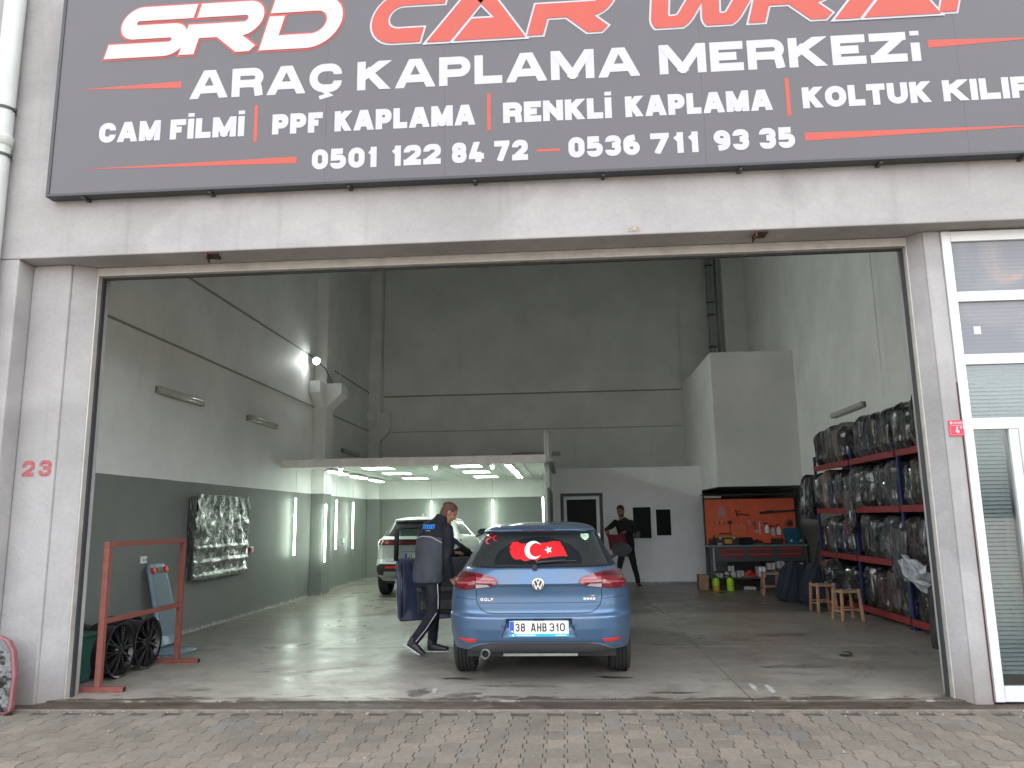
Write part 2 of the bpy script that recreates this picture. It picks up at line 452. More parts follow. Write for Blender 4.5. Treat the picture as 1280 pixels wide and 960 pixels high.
class MB:
    def __init__(s): s.v = []; s.f = []; s.mi = []; s.m = 0
    def add(s, vs, fs):
        k = len(s.v); s.v += [tuple(v) for v in vs]
        for f in fs: s.f.append(tuple(i + k for i in f)); s.mi.append(s.m)
        return s
    def box(s, x0, x1, y0, y1, z0, z1):
        return s.add([(x0, y0, z0), (x1, y0, z0), (x1, y1, z0), (x0, y1, z0), (x0, y0, z1), (x1, y0, z1), (x1, y1, z1), (x0, y1, z1)],
                     [(0, 3, 2, 1), (4, 5, 6, 7), (0, 1, 5, 4), (1, 2, 6, 5), (2, 3, 7, 6), (3, 0, 4, 7)])
    def hexa(s, pts):
        return s.add(pts, [(0, 3, 2, 1), (4, 5, 6, 7), (0, 1, 5, 4), (1, 2, 6, 5), (2, 3, 7, 6), (3, 0, 4, 7)])
    def bar(s, a, b, w, h=None, up=(0, 0, 1)):
        a = Vector(a); b = Vector(b); d = (b - a).normalized(); h = h or w
        u = Vector(up)
        if abs(d.dot(u)) > 0.98: u = Vector((0, 1, 0))
        sx = d.cross(u).normalized() * w / 2; sy = d.cross(sx).normalized() * h / 2
        return s.hexa([a - sx - sy, a + sx - sy, a + sx + sy, a - sx + sy, b - sx - sy, b + sx - sy, b + sx + sy, b - sx + sy])
    def cyl(s, a, b, r, r2=None, seg=16, cap=True):
        a = Vector(a); b = Vector(b); d = (b - a).normalized(); r2 = r if r2 is None else r2
        u = Vector((0, 0, 1)) if abs(d.z) < 0.9 else Vector((1, 0, 0))
        x = d.cross(u).normalized(); y = d.cross(x)
        vs = []
        for c, q in ((a, r), (b, r2)):
            for i in range(seg):
                t = 2 * math.pi * i / seg
                vs.append(c + x * math.cos(t) * q + y * math.sin(t) * q)
        fs = [(i, (i + 1) % seg, seg + (i + 1) % seg, seg + i) for i in range(seg)]
        if cap: fs += [tuple(range(seg))[::-1], tuple(range(seg, 2 * seg))]
        return s.add(vs, fs)
    def tube(s, path, r, seg=8, cap=True):
        P = [Vector(p) for p in path]; rs = r if hasattr(r, '__len__') else [r] * len(P)
        vs = []; x = None
        for i, p in enumerate(P):
            d = (P[min(i + 1, len(P) - 1)] - P[max(i - 1, 0)]).normalized()
            if x is None:
                u = Vector((0, 0, 1)) if abs(d.z) < 0.9 else Vector((1, 0, 0)); x = d.cross(u).normalized()
            else: x = (x - d * x.dot(d)).normalized()
            y = d.cross(x)
            for k in range(seg):
                t = 2 * math.pi * k / seg
                vs.append(p + (x * math.cos(t) + y * math.sin(t)) * rs[i])
        fs = []
        for i in range(len(P) - 1):
            for k in range(seg):
                fs.append((i * seg + k, i * seg + (k + 1) % seg, (i + 1) * seg + (k + 1) % seg, (i + 1) * seg + k))
        if cap: fs += [tuple(range(seg))[::-1], tuple(range((len(P) - 1) * seg, len(P) * seg))]
        return s.add(vs, fs)
    def lathe(s, prof, seg=32, axis='z', c=(0, 0, 0), cap=False):
        vs = []
        for r, h in prof:
            for k in range(seg):
                t = 2 * math.pi * k / seg; a, b_ = r * math.cos(t), r * math.sin(t)
                p = (a, b_, h) if axis == 'z' else ((h, a, b_) if axis == 'x' else (a, h, b_))
                vs.append((p[0] + c[0], p[1] + c[1], p[2] + c[2]))
        fs = [(i * seg + k, i * seg + (k + 1) % seg, (i + 1) * seg + (k + 1) % seg, (i + 1) * seg + k) for i in range(len(prof) - 1) for k in range(seg)]
        if cap: fs += [tuple(range(seg))[::-1], tuple(range((len(prof) - 1) * seg, len(prof) * seg))]
        return s.add(vs, fs)
    def grid(s, fn, nu, nv):
        vs = [fn(i / nu, j / nv) for j in range(nv + 1) for i in range(nu + 1)]
        fs = [(j * (nu + 1) + i, j * (nu + 1) + i + 1, (j + 1) * (nu + 1) + i + 1, (j + 1) * (nu + 1) + i) for j in range(nv) for i in range(nu)]
        return s.add(vs, fs)
    def prism(s, poly, fn, t0, t1):
        # poly 2d ccw, fn(a,b,t)->xyz
        n = len(poly)
        vs = [fn(a, b_, t0) for a, b_ in poly] + [fn(a, b_, t1) for a, b_ in poly]
        fs = [tuple(range(n))[::-1], tuple(range(n, 2 * n))] + [(i, (i + 1) % n, n + (i + 1) % n, n + i) for i in range(n)]
        return s.add(vs, fs)
    def mesh(s, name, mats, smooth=False, fix=True):
        me = bpy.data.meshes.new(name)
        me.from_pydata(s.v, [], s.f)
        for m in (mats if isinstance(mats, (list, tuple)) else [mats]): me.materials.append(M_(m))
        me.polygons.foreach_set('material_index', s.mi)
        if smooth: me.polygons.foreach_set('use_smooth', [True] * len(s.f))
        if fix:
            bm = bmesh.new(); bm.from_mesh(me)
            bmesh.ops.recalc_face_normals(bm, faces=bm.faces)
            bm.to_mesh(me); bm.free()
        me.update()
        return me
    def build(s, name, mats, parent=None, smooth=False, bevel=0, seg=2, auto=False, loc=None, rot=None, fix=True):
        me = s.mesh(name, mats, smooth, fix)
        if auto: me.set_sharp_from_angle(angle=R(38))
        o = obj(name, me, parent, loc, rot)
        if bevel:
            b = o.modifiers.new('bevel', 'BEVEL'); b.width = bevel; b.segments = seg; b.limit_method = 'ANGLE'; b.angle_limit = R(40)
            b.harden_normals = False
        return o

def copy_tree(o, parent=None):
    c = o.copy(); COL.objects.link(c); c.parent = parent
    for ch in list(o.children): copy_tree(ch, c)
    return c

def lerp_prof(pts):
    xs = [p[0] for p in pts]; ys = [p[1] for p in pts]
    def f(x): return float(np.interp(x, xs, ys))
    return f

def smooth_prof(pts, w=0.03):
    g = lerp_prof(pts)
    def f(x):
        return (g(x - w) + 2 * g(x - w * 0.5) + 3 * g(x) + 2 * g(x + w * 0.5) + g(x + w)) / 9
    return f

ORD = ['first', 'second', 'third', 'fourth', 'fifth', 'sixth', 'seventh', 'eighth', 'ninth', 'tenth', 'eleventh', 'twelfth', 'thirteenth',
       'fourteenth', 'fifteenth', 'sixteenth', 'seventeenth', 'eighteenth', 'nineteenth', 'twentieth', 'twenty-first', 'twenty-second',
       'twenty-third', 'twenty-fourth', 'twenty-fifth', 'twenty-sixth', 'twenty-seventh', 'twenty-eighth']
# ================================================================== SETTING: floor, paving
XL, XR, YB = -5.35, 5.05, 14.2
ZR = 8.95
g = MB().add([(-150, -200, -0.09), (150, -200, -0.09), (150, 200, -0.09), (-150, 200, -0.09)], [(0, 1, 2, 3)])
tag(g.build('ground', 'yard'), 'paved yard reaching out in front of the workshop', kind='structure')

sf = thing('shop_floor', 'worn polished concrete floor inside the workshop', None, kind='structure')
XJ = 1.5
ys = [-0.08, 2.655, 7.4, 11.3, YB]
for i in range(4):
    for xa, xb in ((XL - 0.1, XJ - .003), (XJ + .003, XR + .1)):
        MB().box(xa, xb, ys[i] + (0.004 if i else 0), ys[i + 1] - 0.004, -0.2, 0).build('floor_slab', 'floor_concrete', sf, bevel=0.004, seg=1)
MB().box(XL - 0.1, XR + 0.1, -0.05, YB, -0.19, -0.015).build('joint_filler', 'joint_sand', sf)
th = thing('threshold', 'wet brown concrete door threshold', None, kind='structure')
def thr(u, v):
    x = -7 + 14 * u; y = -0.08 - 0.23 * v
    return (x, y, -0.012 + 0.008 * (noise.noise((x * 2.2, y * 9, 0))) - 0.012 * v)
MB().grid(thr, 240, 8).build('strip', 'threshold_wet', th, smooth=True)
MB().box(-7, 7, -0.325, -0.305, -0.2, -0.018).build('kerb_lip', mat('lip_grey', (.17, .145, .12), .9, var=.3, scale=12, world=True), th, bevel=0.004)

# interlocking pavers, zigzag long sides, staggered columns
PW, PL, PA, GAP = 0.143, 0.222, 0.0115, 0.0023
def paver_poly(sg_=1):
    ks = [(0.03, PA), (0.22, PA), (0.31, -PA), (0.47, -PA), (0.53, PA), (0.72, PA), (0.81, -PA), (0.97, -PA)]
    ks = [(0.0, 0.0), (0.05, sg_ * PA), (0.45, sg_ * PA), (0.55, -sg_ * PA), (0.95, -sg_ * PA), (1.0, 0.0)]
    L = [(-PW / 2 + GAP + a, (k - 0.5) * (PL - 2 * GAP)) for k, a in ks]
    Rr = [(PW / 2 - GAP + a, (k - 0.5) * (PL - 2 * GAP)) for k, a in ks]
    return Rr + L[::-1]
def add_paver(mb, x, y, z, tx=0, ty=0, sg_=1):
    P = paver_poly(sg_); n = len(P)
    top = [(x + a * 0.972, y + b_ * 0.985, z + a * tx + b_ * ty) for a, b_ in P]
    mid = [(x + a, y + b_, z - 0.005 + a * tx + b_ * ty) for a, b_ in P]
    low = [(x + a, y + b_, z - 0.05) for a, b_ in P]
    mb.add(top + mid + low, [tuple(range(n))] + [(i, n + i, n + (i + 1) % n, (i + 1) % n) for i in range(n)] + [(n + i, 2 * n + i, 2 * n + (i + 1) % n, n + (i + 1) % n) for i in range(n)])
# oil and rubber marks with their own outlines, dried on the slab
def blot(cx_, cy, rx, ry, seed, m):
    P = []
    for k in range(46):
        a = 2 * math.pi * k / 46; r_ = 1 + .55 * noise.noise((math.cos(a) * 1.7 + seed, math.sin(a) * 1.7, seed)) + .3 * noise.noise((math.cos(a) * 6, math.sin(a) * 6, seed)) + .18 * noise.noise((math.cos(a) * 15, math.sin(a) * 15, seed))
        P.append((cx_ + rx * r_ * math.cos(a), cy + ry * r_ * math.sin(a), .0012))
    MB().add(P, [tuple(range(46))]).build('floor_stain', m, sf)
so_ = mat('stain_oil', (.05, .038, .03), .3, var=.4, scale=9, world=True); sp_ = mat('stain_pale', (.36, .35, .33), .7, var=.25, scale=20, world=True); sk_ = mat('stain_dark', (.15, .137, .118), .3, var=.4, scale=7, world=True)
for cx_, cy, rx, ry, m_ in ((-1.1, .84, .12, .035, so_), (-.98, .80, .07, .02, so_), (.45, .86, .15, .035, so_), (.32, .9, .06, .03, so_), (-.95, .12, .14, .10, sk_), (-1.35, .22, .10, .16, sk_), (-.5, .5, .3, .06, sk_), (2.3, 1.4, .35, .10, sk_),
    (1.75, .35, .03, .16, sp_), (1.62, .42, .025, .14, sp_), (-1.22, .3, .02, .12, sp_), (2.0, 1.1, .03, .01, sp_), (2.6, .7, .02, .01, sp_), (-2.9, 1.2, .4, .05, sk_), (-3.4, .35, .12, .04, sk_), (2.7, 3.5, .3, .14, sk_), (-2.6, .15, .05, .02, so_), (.9, .2, .2, .03, so_)):
    blot(cx_, cy, rx, ry, cx_ * 3 + cy, m_)
pav = thing('block_paving', 'grey brown interlocking block paving in front of the door', None, kind='structure')
MB().box(-9, 9, -3.3, -0.33, -0.085, -0.045).build('sand_bed', 'joint_sand', pav)
proto = []
for k in range(10):
    q = MB(); add_paver(q, 0, 0, 0, random.uniform(-.02, .02), random.uniform(-.015, .015), 1 if k % 2 == 0 else -1); proto.append(q.mesh('paver', 'paver'))
cells = []
for c in range(-60, 60):
    for r in range(0, 14):
        x = c * PW + 0.03; y = -0.335 - PL / 2 - r * PL + (PL / 2 if c % 2 else 0)
        if y + PL / 2 > -0.33: continue
        d = math.hypot(x, y + 6.914)
        a = math.degrees(math.atan2(x, y + 6.914)) + 3.8
        vis = abs(a) < 33.5 and y > -1.85
        cells.append((0 if vis else 1, d, x, y, c % 2))
cells.sort()
rest = MB()
for i, (v, d, x, y, od) in enumerate(cells):
    z = -0.032 + random.uniform(-0.0025, 0.0025) + 0.006 * noise.noise((x * 0.9, y * 0.9, 3))
    if i < 300:
        o = obj('paver', proto[(i * 2) % 10 + od], pav, (x, y, z))
    else: add_paver(rest, x, y, z, random.uniform(-.02, .02), random.uniform(-.015, .015), -1 if od else 1)
tag(rest.build('paver_field', 'paver_field', pav), kind='stuff')

# small grit, crumbs and leaves on the paving and at the threshold
gr = MB()
for i in range(115):
    x = random.uniform(-5.2, 4.6); y = -0.33 - abs(random.gauss(0, 0.10)) if i < 95 else random.uniform(-1.8, -0.4)
    s = random.uniform(0.003, 0.011); z = -0.028
    gr.hexa([(x - s, y - s, z), (x + s * random.uniform(.3, 1.4), y - s, z), (x + s, y + s, z), (x - s * .6, y + s, z), (x - s * .5, y - s * .5, z + s), (x + s * .5, y - s * .5, z + s), (x + s * .5, y + s * .5, z + s), (x - s * .5, y + s * .5, z + s)])
tag(gr.build('gravel', mat('grit', (0.22, 0.2, 0.175), 0.9, var=0.3)), 'pale grit scattered along the threshold', kind='stuff')

# ================================================================== BUILDING
bd = thing('workshop_building', 'grey rendered concrete workshop with one wide open door bay', 'building')
ZS, YF_ = 3.97, -0.345
MB().box(-16, 16, YF_, -0.02, ZS, 10).build('facade_beam', 'facade_plaster', bd, bevel=0.012)
MB().box(-16, 16, -0.018, 0.2, 4.03, 10).build('inner_front_wall', 'upper_paint', bd)
MB().box(-16, -5.03, YF_ + 0.002, 0.2, -0.3, ZS - 0.001).build('outer_wall', 'facade_plaster', bd, bevel=0.012)
MB().box(-5.028, -4.645, -0.145, 0.2, -0.3, ZS - 0.002).build('pillar', 'pillar_plaster', bd, bevel=0.015)
MB().hexa([(-4.643, -0.12, -0.3), (-4.47, -0.005, -0.3), (-4.47, 0.2, -0.3), (-4.643, 0.2, -0.3), (-4.643, -0.12, ZS - .003), (-4.47, -0.005, ZS - .003), (-4.47, 0.2, ZS - .003), (-4.643, 0.2, ZS - .003)]).build('reveal', 'pillar_plaster', bd)
MB().box(3.235, 3.385, -0.145, 0.22, -0.3, ZS - 0.002).build('pillar', 'pillar_plaster', bd, bevel=0.012)
MB().hexa([(3.15, -0.01, -0.3), (3.233, -0.135, -0.3), (3.233, 0.2, -0.3), (3.15, 0.2, -0.3), (3.15, -0.01, ZS - .003), (3.233, -0.135, ZS - .003), (3.233, 0.2, ZS - .003), (3.15, 0.2, ZS - .003)]).build('reveal', 'pillar_plaster', bd)
MB().box(-16, -5.03, 0.21, 0.4, -0.3, 10).build('outer_wall', 'facade_plaster', bd)
# walls
MB().box(XL - 0.2, XL, 0.2, YB + 0.2, -0.3, ZR).build('left_wall', 'wall_paint', bd)
MB().box(XR, XR + 0.2, -0.02, YB + 0.2, -0.3, ZR).build('right_wall', 'wall_paint', bd)
MB().box(XL + 0.001, XR - 0.001, YB, YB + 0.2, -0.3, ZR).build('back_wall', 'wall_paint', bd)
MB().box(XL - 0.19, -4.64, 0.202, 0.26, -0.3, ZR - .1).build('inner_front_wall', 'wall_paint', bd)
MB().box(-16, 16, -0.3, YB + 0.2, ZR + 0.001, ZR + 0.3).build('roof', 'soffit_grey', bd)
MB().box(5.28, 16, YF_ + 0.002, 0.2, -0.3, ZS - 0.001).build('outer_wall', 'facade_plaster', bd)
# horizontal joints of the wall panels
for z, d in ((3.965, 0.022), (5.03, 0.022)):
    MB().box(XL, XL + d, 0.27, 9.19, z - 0.03, z).box(XL, XL + d, 9.76, YB - 0.01, z - 0.03, z).build('wall_ledge', 'ledge_grey', bd, bevel=0.006)
MB().box(XL + .002, XL + 0.03, 0.27, 9.19, 5.035, ZR - .01).build('upper_panel', 'upper_paint', bd)
MB().box(-5.0, 3.24, YB - 0.03, YB - 0.001, 4.925, 4.95).build('wall_ledge', 'ledge_grey', bd)
MB().box(-5.0, 3.24, YB - 0.06, YB - 0.001, 4.955, ZR - .01).build('upper_panel', 'upper_paint', bd)
MB().box(-4.74, 3.24, YB - 0.018, YB - 0.001, 3.93, 3.945).build('wall_ledge', 'ledge_grey', bd)
# pilasters with corbels
MB().box(XL + .001, -5.08, 9.2, 9.75, -0.1, ZR).build('pilaster', 'wall_paint', bd, bevel=0.01)
MB().box(XL + .001, -5.03, 13.85, YB - .01, -0.1, ZR).build('pilaster', 'wall_paint', bd, bevel=0.01)
MB().box(4.45, XR - .001, 13.8, YB - .01, 5.06, ZR).build('pilaster', 'upper_paint', bd, bevel=0.01)
def corbel(x0, x1, y0, y1, zt, h1, h2, axis):
    # wedge below a block, reaching out along +x or -y
    if axis == 'x':
        P = [(x0, zt), (x1, zt), (x1, zt - h1), (x0, zt - h2)]
        MB().prism(P, lambda a, b_, t: (a, t, b_), y0, y1).build('corbel', 'upper_paint', bd, bevel=0.008)
    else:
        P = [(y1, zt), (y0, zt), (y0, zt - h1), (y1, zt - h2)]
        MB().prism(P, lambda a, b_, t: (t, a, b_), x0, x1).build('corbel', 'upper_paint', bd, bevel=0.008)
corbel(-5.079, -4.75, 9.22, 9.73, 4.46, 0.22, 0.52, 'x')
corbel(-5.34, -5.10, 8.85, 9.199, 4.46, 0.24, 0.5, 'y')
corbel(-5.029, -4.76, 13.87, 14.1, 4.46, 0.5, 0.78, 'x')
corbel(-5.33, -5.1, 13.6, 13.849, 4.46, 0.24, 0.5, 'y')
# boxed shaft in the back right corner
MB().box(3.27, XR - 0.002, 10.0, YB - 0.002, 2.12, 5.06).build('boxed_shaft', 'upper_paint', bd, bevel=0.006)
MB().box(3.275, XR - 0.003, 10.006, YB - 0.01, 2.108, 2.118).build('shaft_soffit', 'soffit_grey', bd)

# exposed aggregate blemishes and cracks on the facade
MB().grid(lambda u, v: (0.62 + .1 * u + .01 * math.sin(9 * v), YF_ - 0.004 - .004 * math.sin(3.14 * u) * math.sin(3.14 * v) - .003 * noise.noise((u * 9, v * 9, 0)), 4.0 + .045 * v), 8, 6).build('render_blemish', mat('blemish', (0.3, 0.27, 0.23), 0.95, var=0.5, scale=60, world=True), bd, smooth=True)
for x in (-3.23, 1.795):
    o = MB().box(-0.055, 0.055, -0.16, 0.0, -0.012, 0).box(-0.055, -0.045, -0.16, -0.0, -0.05, -0.012).build('steel_plate', 'rust_brown', None, loc=(x, -0.165, ZS - .001), rot=(0, 0, 0.25 if x < 0 else 0))
    tag(o, 'small rusty steel plate under the beam, ' + ('towards the house number' if x < 0 else 'towards the glazed door'), 'steel plate', 'rusty plates under the beam')

# door head track and side rails
dt = thing('door_track', 'steel head track and rails round the open overhead door', 'door track')
MB().box(-4.47, 3.15, -0.012, 0.05, 3.885, 3.968).build('head_track', 'steel_track', dt, bevel=0.004)
MB().box(-4.46, 3.14, -0.02, -0.013, 3.885, 3.90).build('head_lip', 'steel_track', dt)
MB().box(-4.468, 3.148, 0.052, 0.09, 3.87, 3.99).build('head_seal', 'rubber_seal', dt)
for x, s in ((-4.468, 1), (3.148, -1)):
    MB().box(min(x, x + s * .012), max(x, x + s * .012), -0.012, 0.05, 0.0, 3.884).build('side_rail', 'steel_track', dt)
    MB().box(min(x, x + s * .028), max(x, x + s * .028), 0.052, 0.1, 0.0, 3.868).build('side_seal', 'rubber_seal', dt)

# downpipe at the left
dp = thing('downpipe', 'cream plastic rainwater pipe with collars on the outer wall', 'drainpipe', (-5.257, -0.44, 0))
MB().cyl((0, 0, 0.0), (0, 0, 9.5), 0.092, seg=28, cap=False).build('pipe', 'pipe_plastic', dp, smooth=True)
MB().lathe([(0.092, 5.06), (0.104, 5.065), (0.104, 5.12), (0.108, 5.135), (0.108, 5.155), (0.092, 5.17)], 28).build('collar', 'pipe_plastic', dp, smooth=True)
for z in (4.95, 5.42):
    MB().lathe([(0.093, z), (0.103, z), (0.103, z + .025), (0.093, z + .025)], 28).box(-.11, -.06, -.03, .1, z, z + .025).box(.09, .125, -.012, .012, z, z + .025).build('clamp', 'steel_dark', dp)

# ================================================================== lettering (flat cut vinyl)
def fillet(path, closed=False):
    out = []; n = len(path)
    for i, p in enumerate(path):
        r = p[2] if len(p) > 2 else 0
        if r <= 0 or (not closed and i in (0, n - 1)): out.append((p[0], p[1])); continue
        a = Vector(path[(i - 1) % n][:2]); b_ = Vector(p[:2]); c_ = Vector(path[(i + 1) % n][:2])
        d1 = (a - b_); d2 = (c_ - b_); l1, l2 = d1.length, d2.length; d1.normalize(); d2.normalize()
        ang = math.acos(max(-1, min(1, d1.dot(d2)))); t = min(r / math.tan(ang / 2), l1 * .5 if (closed or i > 1) else l1 * .98, l2 * .5 if (closed or i < n - 2) else l2 * .98)
        rr = t * math.tan(ang / 2)
        bis = (d1 + d2).normalized(); cen = b_ + bis * (rr / math.sin(ang / 2))
        s = b_ + d1 * t; e = b_ + d2 * t
        a0 = math.atan2(s.y - cen.y, s.x - cen.x); a1 = math.atan2(e.y - cen.y, e.x - cen.x)
        da = (a1 - a0 + math.pi) % (2 * math.pi) - math.pi
        for k in range(8):
            q = a0 + da * k / 7; out.append((cen.x + rr * math.cos(q), cen.y + rr * math.sin(q)))
    return out

def clip(poly, axis, lim, sign):
    out = []
    for i in range(len(poly)):
        a, b_ = poly[i - 1], poly[i]
        da = (a[axis] - lim) * sign; db = (b_[axis] - lim) * sign
        if (da <= 0) != (db <= 0):
            t = da / (da - db); out.append((a[0] + (b_[0] - a[0]) * t, a[1] + (b_[1] - a[1]) * t))
        if db <= 0: out.append(b_)
    return out

def stroke_polys(path, t, closed=False, ext=True):
    P = [Vector(p) for p in fillet(path, closed)]; n = len(P)
    Q = []
    for p in P:
        if not Q or (p - Q[-1]).length > 1e-5: Q.append(p)
    P = Q; n = len(P)
    if not closed and ext is not False:
        e = t / 2 if ext is True else ext
        ea, eb = e if hasattr(e, '__len__') else (e, e)
        P[0] = P[0] + (P[0] - P[1]).normalized() * ea; P[-1] = P[-1] + (P[-1] - P[-2]).normalized() * eb
    Ls, Rs = [], []
    for i in range(n):
        if closed: a, b_, c_ = P[i - 1], P[i], P[(i + 1) % n]
        else: a, b_, c_ = P[max(i - 1, 0)], P[i], P[min(i + 1, n - 1)]
        d1 = (b_ - a) if (b_ - a).length > 1e-9 else (c_ - b_); d2 = (c_ - b_) if (c_ - b_).length > 1e-9 else (b_ - a)
        d1 = d1.normalized(); d2 = d2.normalized()
        n1 = Vector((-d1.y, d1.x)); n2 = Vector((-d2.y, d2.x)); m_ = (n1 + n2)
        m_ = m_.normalized() if m_.length > 1e-6 else n1
        k = (t / 2) / max(0.35, m_.dot(n1))
        Ls.append(b_ + m_ * k); Rs.append(b_ - m_ * k)
    out = []
    for i in range(n if closed else n - 1):
        j = (i + 1) % n
        out.append([tuple(Rs[i]), tuple(Rs[j]), tuple(Ls[j]), tuple(Ls[i])])
    return out

q = 0.5   # fillet radius for round corners, relative to glyph height
GL = {
 'A': (1.02, [[(0.02, -.12), (.43, 1.12)], [(.98, -.12), (.57, 1.12)], [(.2, .24), (.8, .24)]]),
 'B': (.82, [[(0, 0), (0, 1), (.93, 1, .24), (.93, .52, .24), (0, .52)], [(0, .52), (1, .52, .24), (1, 0, .24), (0, 0)]]),
 'C': (.86, [[(1, .66), (1, 1, q), (0, 1, q), (0, 0, q), (1, 0, q), (1, .34)]]),
 'D': (.86, [[(0, 0), (0, 1), (1, 1, q), (1, 0, q), (0, 0)]]),
 'E': (.76, [[(1, 1), (0, 1), (0, 0), (1, 0)], [(0, .5), (.9, .5)]]),
 'F': (.72, [[(1, 1), (0, 1), (0, 0)], [(0, .47), (.88, .47)]]),
 'G': (.86, [[(1, .74), (1, 1, q), (0, 1, q), (0, 0, q), (1, 0, q), (1, .45), (.55, .45)]]),
 'H': (.84, [[(0, 0), (0, 1)], [(1, 0), (1, 1)], [(0, .5), (1, .5)]]),
 'I': (.0, [[(0, 0), (0, 1)]]),
 'i': (.0, [[(0, 0), (0, .66)], [(0, 1.0), (0, 1.02)]]),
 'J': (.6, [[(1, 1), (1, 0, q), (0, 0, q), (0, .3)]]),
 'K': (.88, [[(0, 0), (0, 1)], [(-.02, .36), (1.0, 1.25)], [(.28, .66), (1.0, -.28)]]),
 'L': (.7, [[(0, 1), (0, 0), (1, 0)]]),
 'M': (1.08, [[(0, 0), (0, 1)], [(1, 0), (1, 1)], [(.03, 1.1), (.5, .0)], [(.97, 1.1), (.5, .0)]]),
 'N': (.88, [[(0, 0), (0, 1)], [(1, 0), (1, 1)], [(0, 1.05), (1, -.05)]]),
 'O': (.9, [[(.5, 1), (1, 1, q), (1, 0, q), (0, 0, q), (0, 1, q), (.5, 1)]]),
 'P': (.8, [[(0, 0), (0, 1), (1, 1, .3), (1, .4, .3), (0, .4)]]),
 'R': (.84, [[(0, 0), (0, 1), (1, 1, .3), (1, .43, .3), (0, .43)], [(.55, .43), (.92, .4, .2), (.98, 0)]]),
 'S': (.8, [[(1, .76), (1, 1, q), (0, 1, q), (0, .52, .3), (1, .48, .3), (1, 0, q), (0, 0, q), (0, .24)]]),
 'T': (.78, [[(0, 1), (1, 1)], [(.5, 1), (.5, 0)]]),
 'U': (.86, [[(0, 1), (0, 0, q), (1, 0, q), (1, 1)]]),
 'V': (1.0, [[(0, 1.1), (.5, -.0)], [(1, 1.1), (.5, -.0)]]),
 'W': (1.4, [[(0, 1.1), (.25, 0)], [(.5, 1), (.25, 0)], [(.5, 1), (.75, 0)], [(1, 1.1), (.75, 0)]]),
 'Z': (.82, [[(0, 1), (1, 1)], [(1.0, 1.0), (0, 0)], [(0, 0), (1, 0)]]),
 '0': (.72, [[(.5, 1), (1, 1, q), (1, 0, q), (0, 0, q), (0, 1, q), (.5, 1)]]),
 '1': (.44, [[(.9, 0), (.9, 1)], [(.9, .92), (.1, .68)]]),
 '2': (.7, [[(0, .7), (0, 1, q), (1, 1, q), (1, .58, .12), (0, 0)], [(0, 0), (1, 0)]]),
 '3': (.7, [[(0, .78), (0, 1, q), (1, 1, q), (1, .53, .25), (.4, .53)], [(.4, .53), (1, .53, .25), (1, 0, q), (0, 0, q), (0, .22)]]),
 '4': (.74, [[(.5, 1.1), (.0, .22), (1, .22)], [(.72, .5), (.72, 0)]]),
 '5': (.7, [[(.95, 1), (.06, 1), (.04, .56), (1, .58, .3), (1, 0, q), (0, 0, q), (0, .2)]]),
 '6': (.72, [[(.85, 1), (0, .9, .4), (0, 0, q), (1, 0, q), (1, .58, q), (.05, .56)]]),
 '7': (.68, [[(0, 1), (1, 1), (.36, 0)]]),
 '8': (.72, [[(.5, 1), (.97, 1, .24), (.97, .53, .24), (.03, .53, .24), (.03, 1, .24), (.5, 1)], [(.5, .53), (1, .53, .24), (1, 0, .24), (0, 0, .24), (0, .53, .24), (.5, .53)]]),
 '9': (.72, [[(.12, 0), (1, .08, .4), (1, 1, q), (0, 1, q), (0, .44, q), (.95, .46)]]),
 "'": (.0, [[(0, .8), (0, 1)]]),
 '-': (.4, [[(0, .5), (1, .5)]]),
}
GL['Ç'] = (GL['C'][0], GL['C'][1]); GL['İ'] = GL['I']
_lay = [0]
def glyph(mb, ch, x, z, w, H, t, shear, P3, grow=0.0):
    rel, strokes = GL[ch]
    tw = t + grow
    for si_, s in enumerate(strokes):
        pts = []
        for p in s:
            X = t / 2 + p[0] * (w - t); Z = t / 2 + p[1] * (H - t)
            pts.append((X, Z, max(p[2] * min(H, w) * .75, t * .505)) if len(p) > 2 else (X, Z))
        def bnd(a, b_):
            dx, dy = a[0] - b_[0], a[1] - b_[1]
            if abs(dx) > abs(dy) * 1.5: return (dx > 0 and a[0] > .97) or (dx < 0 and a[0] < .03)
            if abs(dy) > abs(dx) * 1.5: return (dy > 0 and a[1] > .97) or (dy < 0 and a[1] < .03)
            return True
        e0, e1 = bnd(s[0], s[1]), bnd(s[-1], s[-2])
        for pi_, poly in enumerate(stroke_polys(pts, tw, ext=(tw / 2 if e0 else .001, tw / 2 if e1 else .001))):
            if ch not in 'i': poly = clip(clip(poly, 1, H + grow / 2, 1), 1, -grow / 2, -1)
            poly = clip(clip(poly, 0, w + grow / 2, 1), 0, -grow / 2, -1)
            if len(poly) < 3: continue
            mb.add([P3(x + a + shear * b_, z + b_, si_ * .0009 + pi_ * .00003) for a, b_ in poly], [tuple(range(len(poly)))])
    if ch == 'Ç':
        for poly in stroke_polys([(w * .5, 0), (w * .62, -H * .1), (w * .38, -H * .17)], t * .5):
            mb.add([P3(x + a, z + b_, 0) for a, b_ in poly], [tuple(range(len(poly)))])
    if ch == 'İ':
        mb.add([P3(x + a, z + b_, 0) for a, b_ in ((0, H * 1.1), (t, H * 1.1), (t, H * 1.28), (0, H * 1.28))], [(0, 1, 2, 3)])

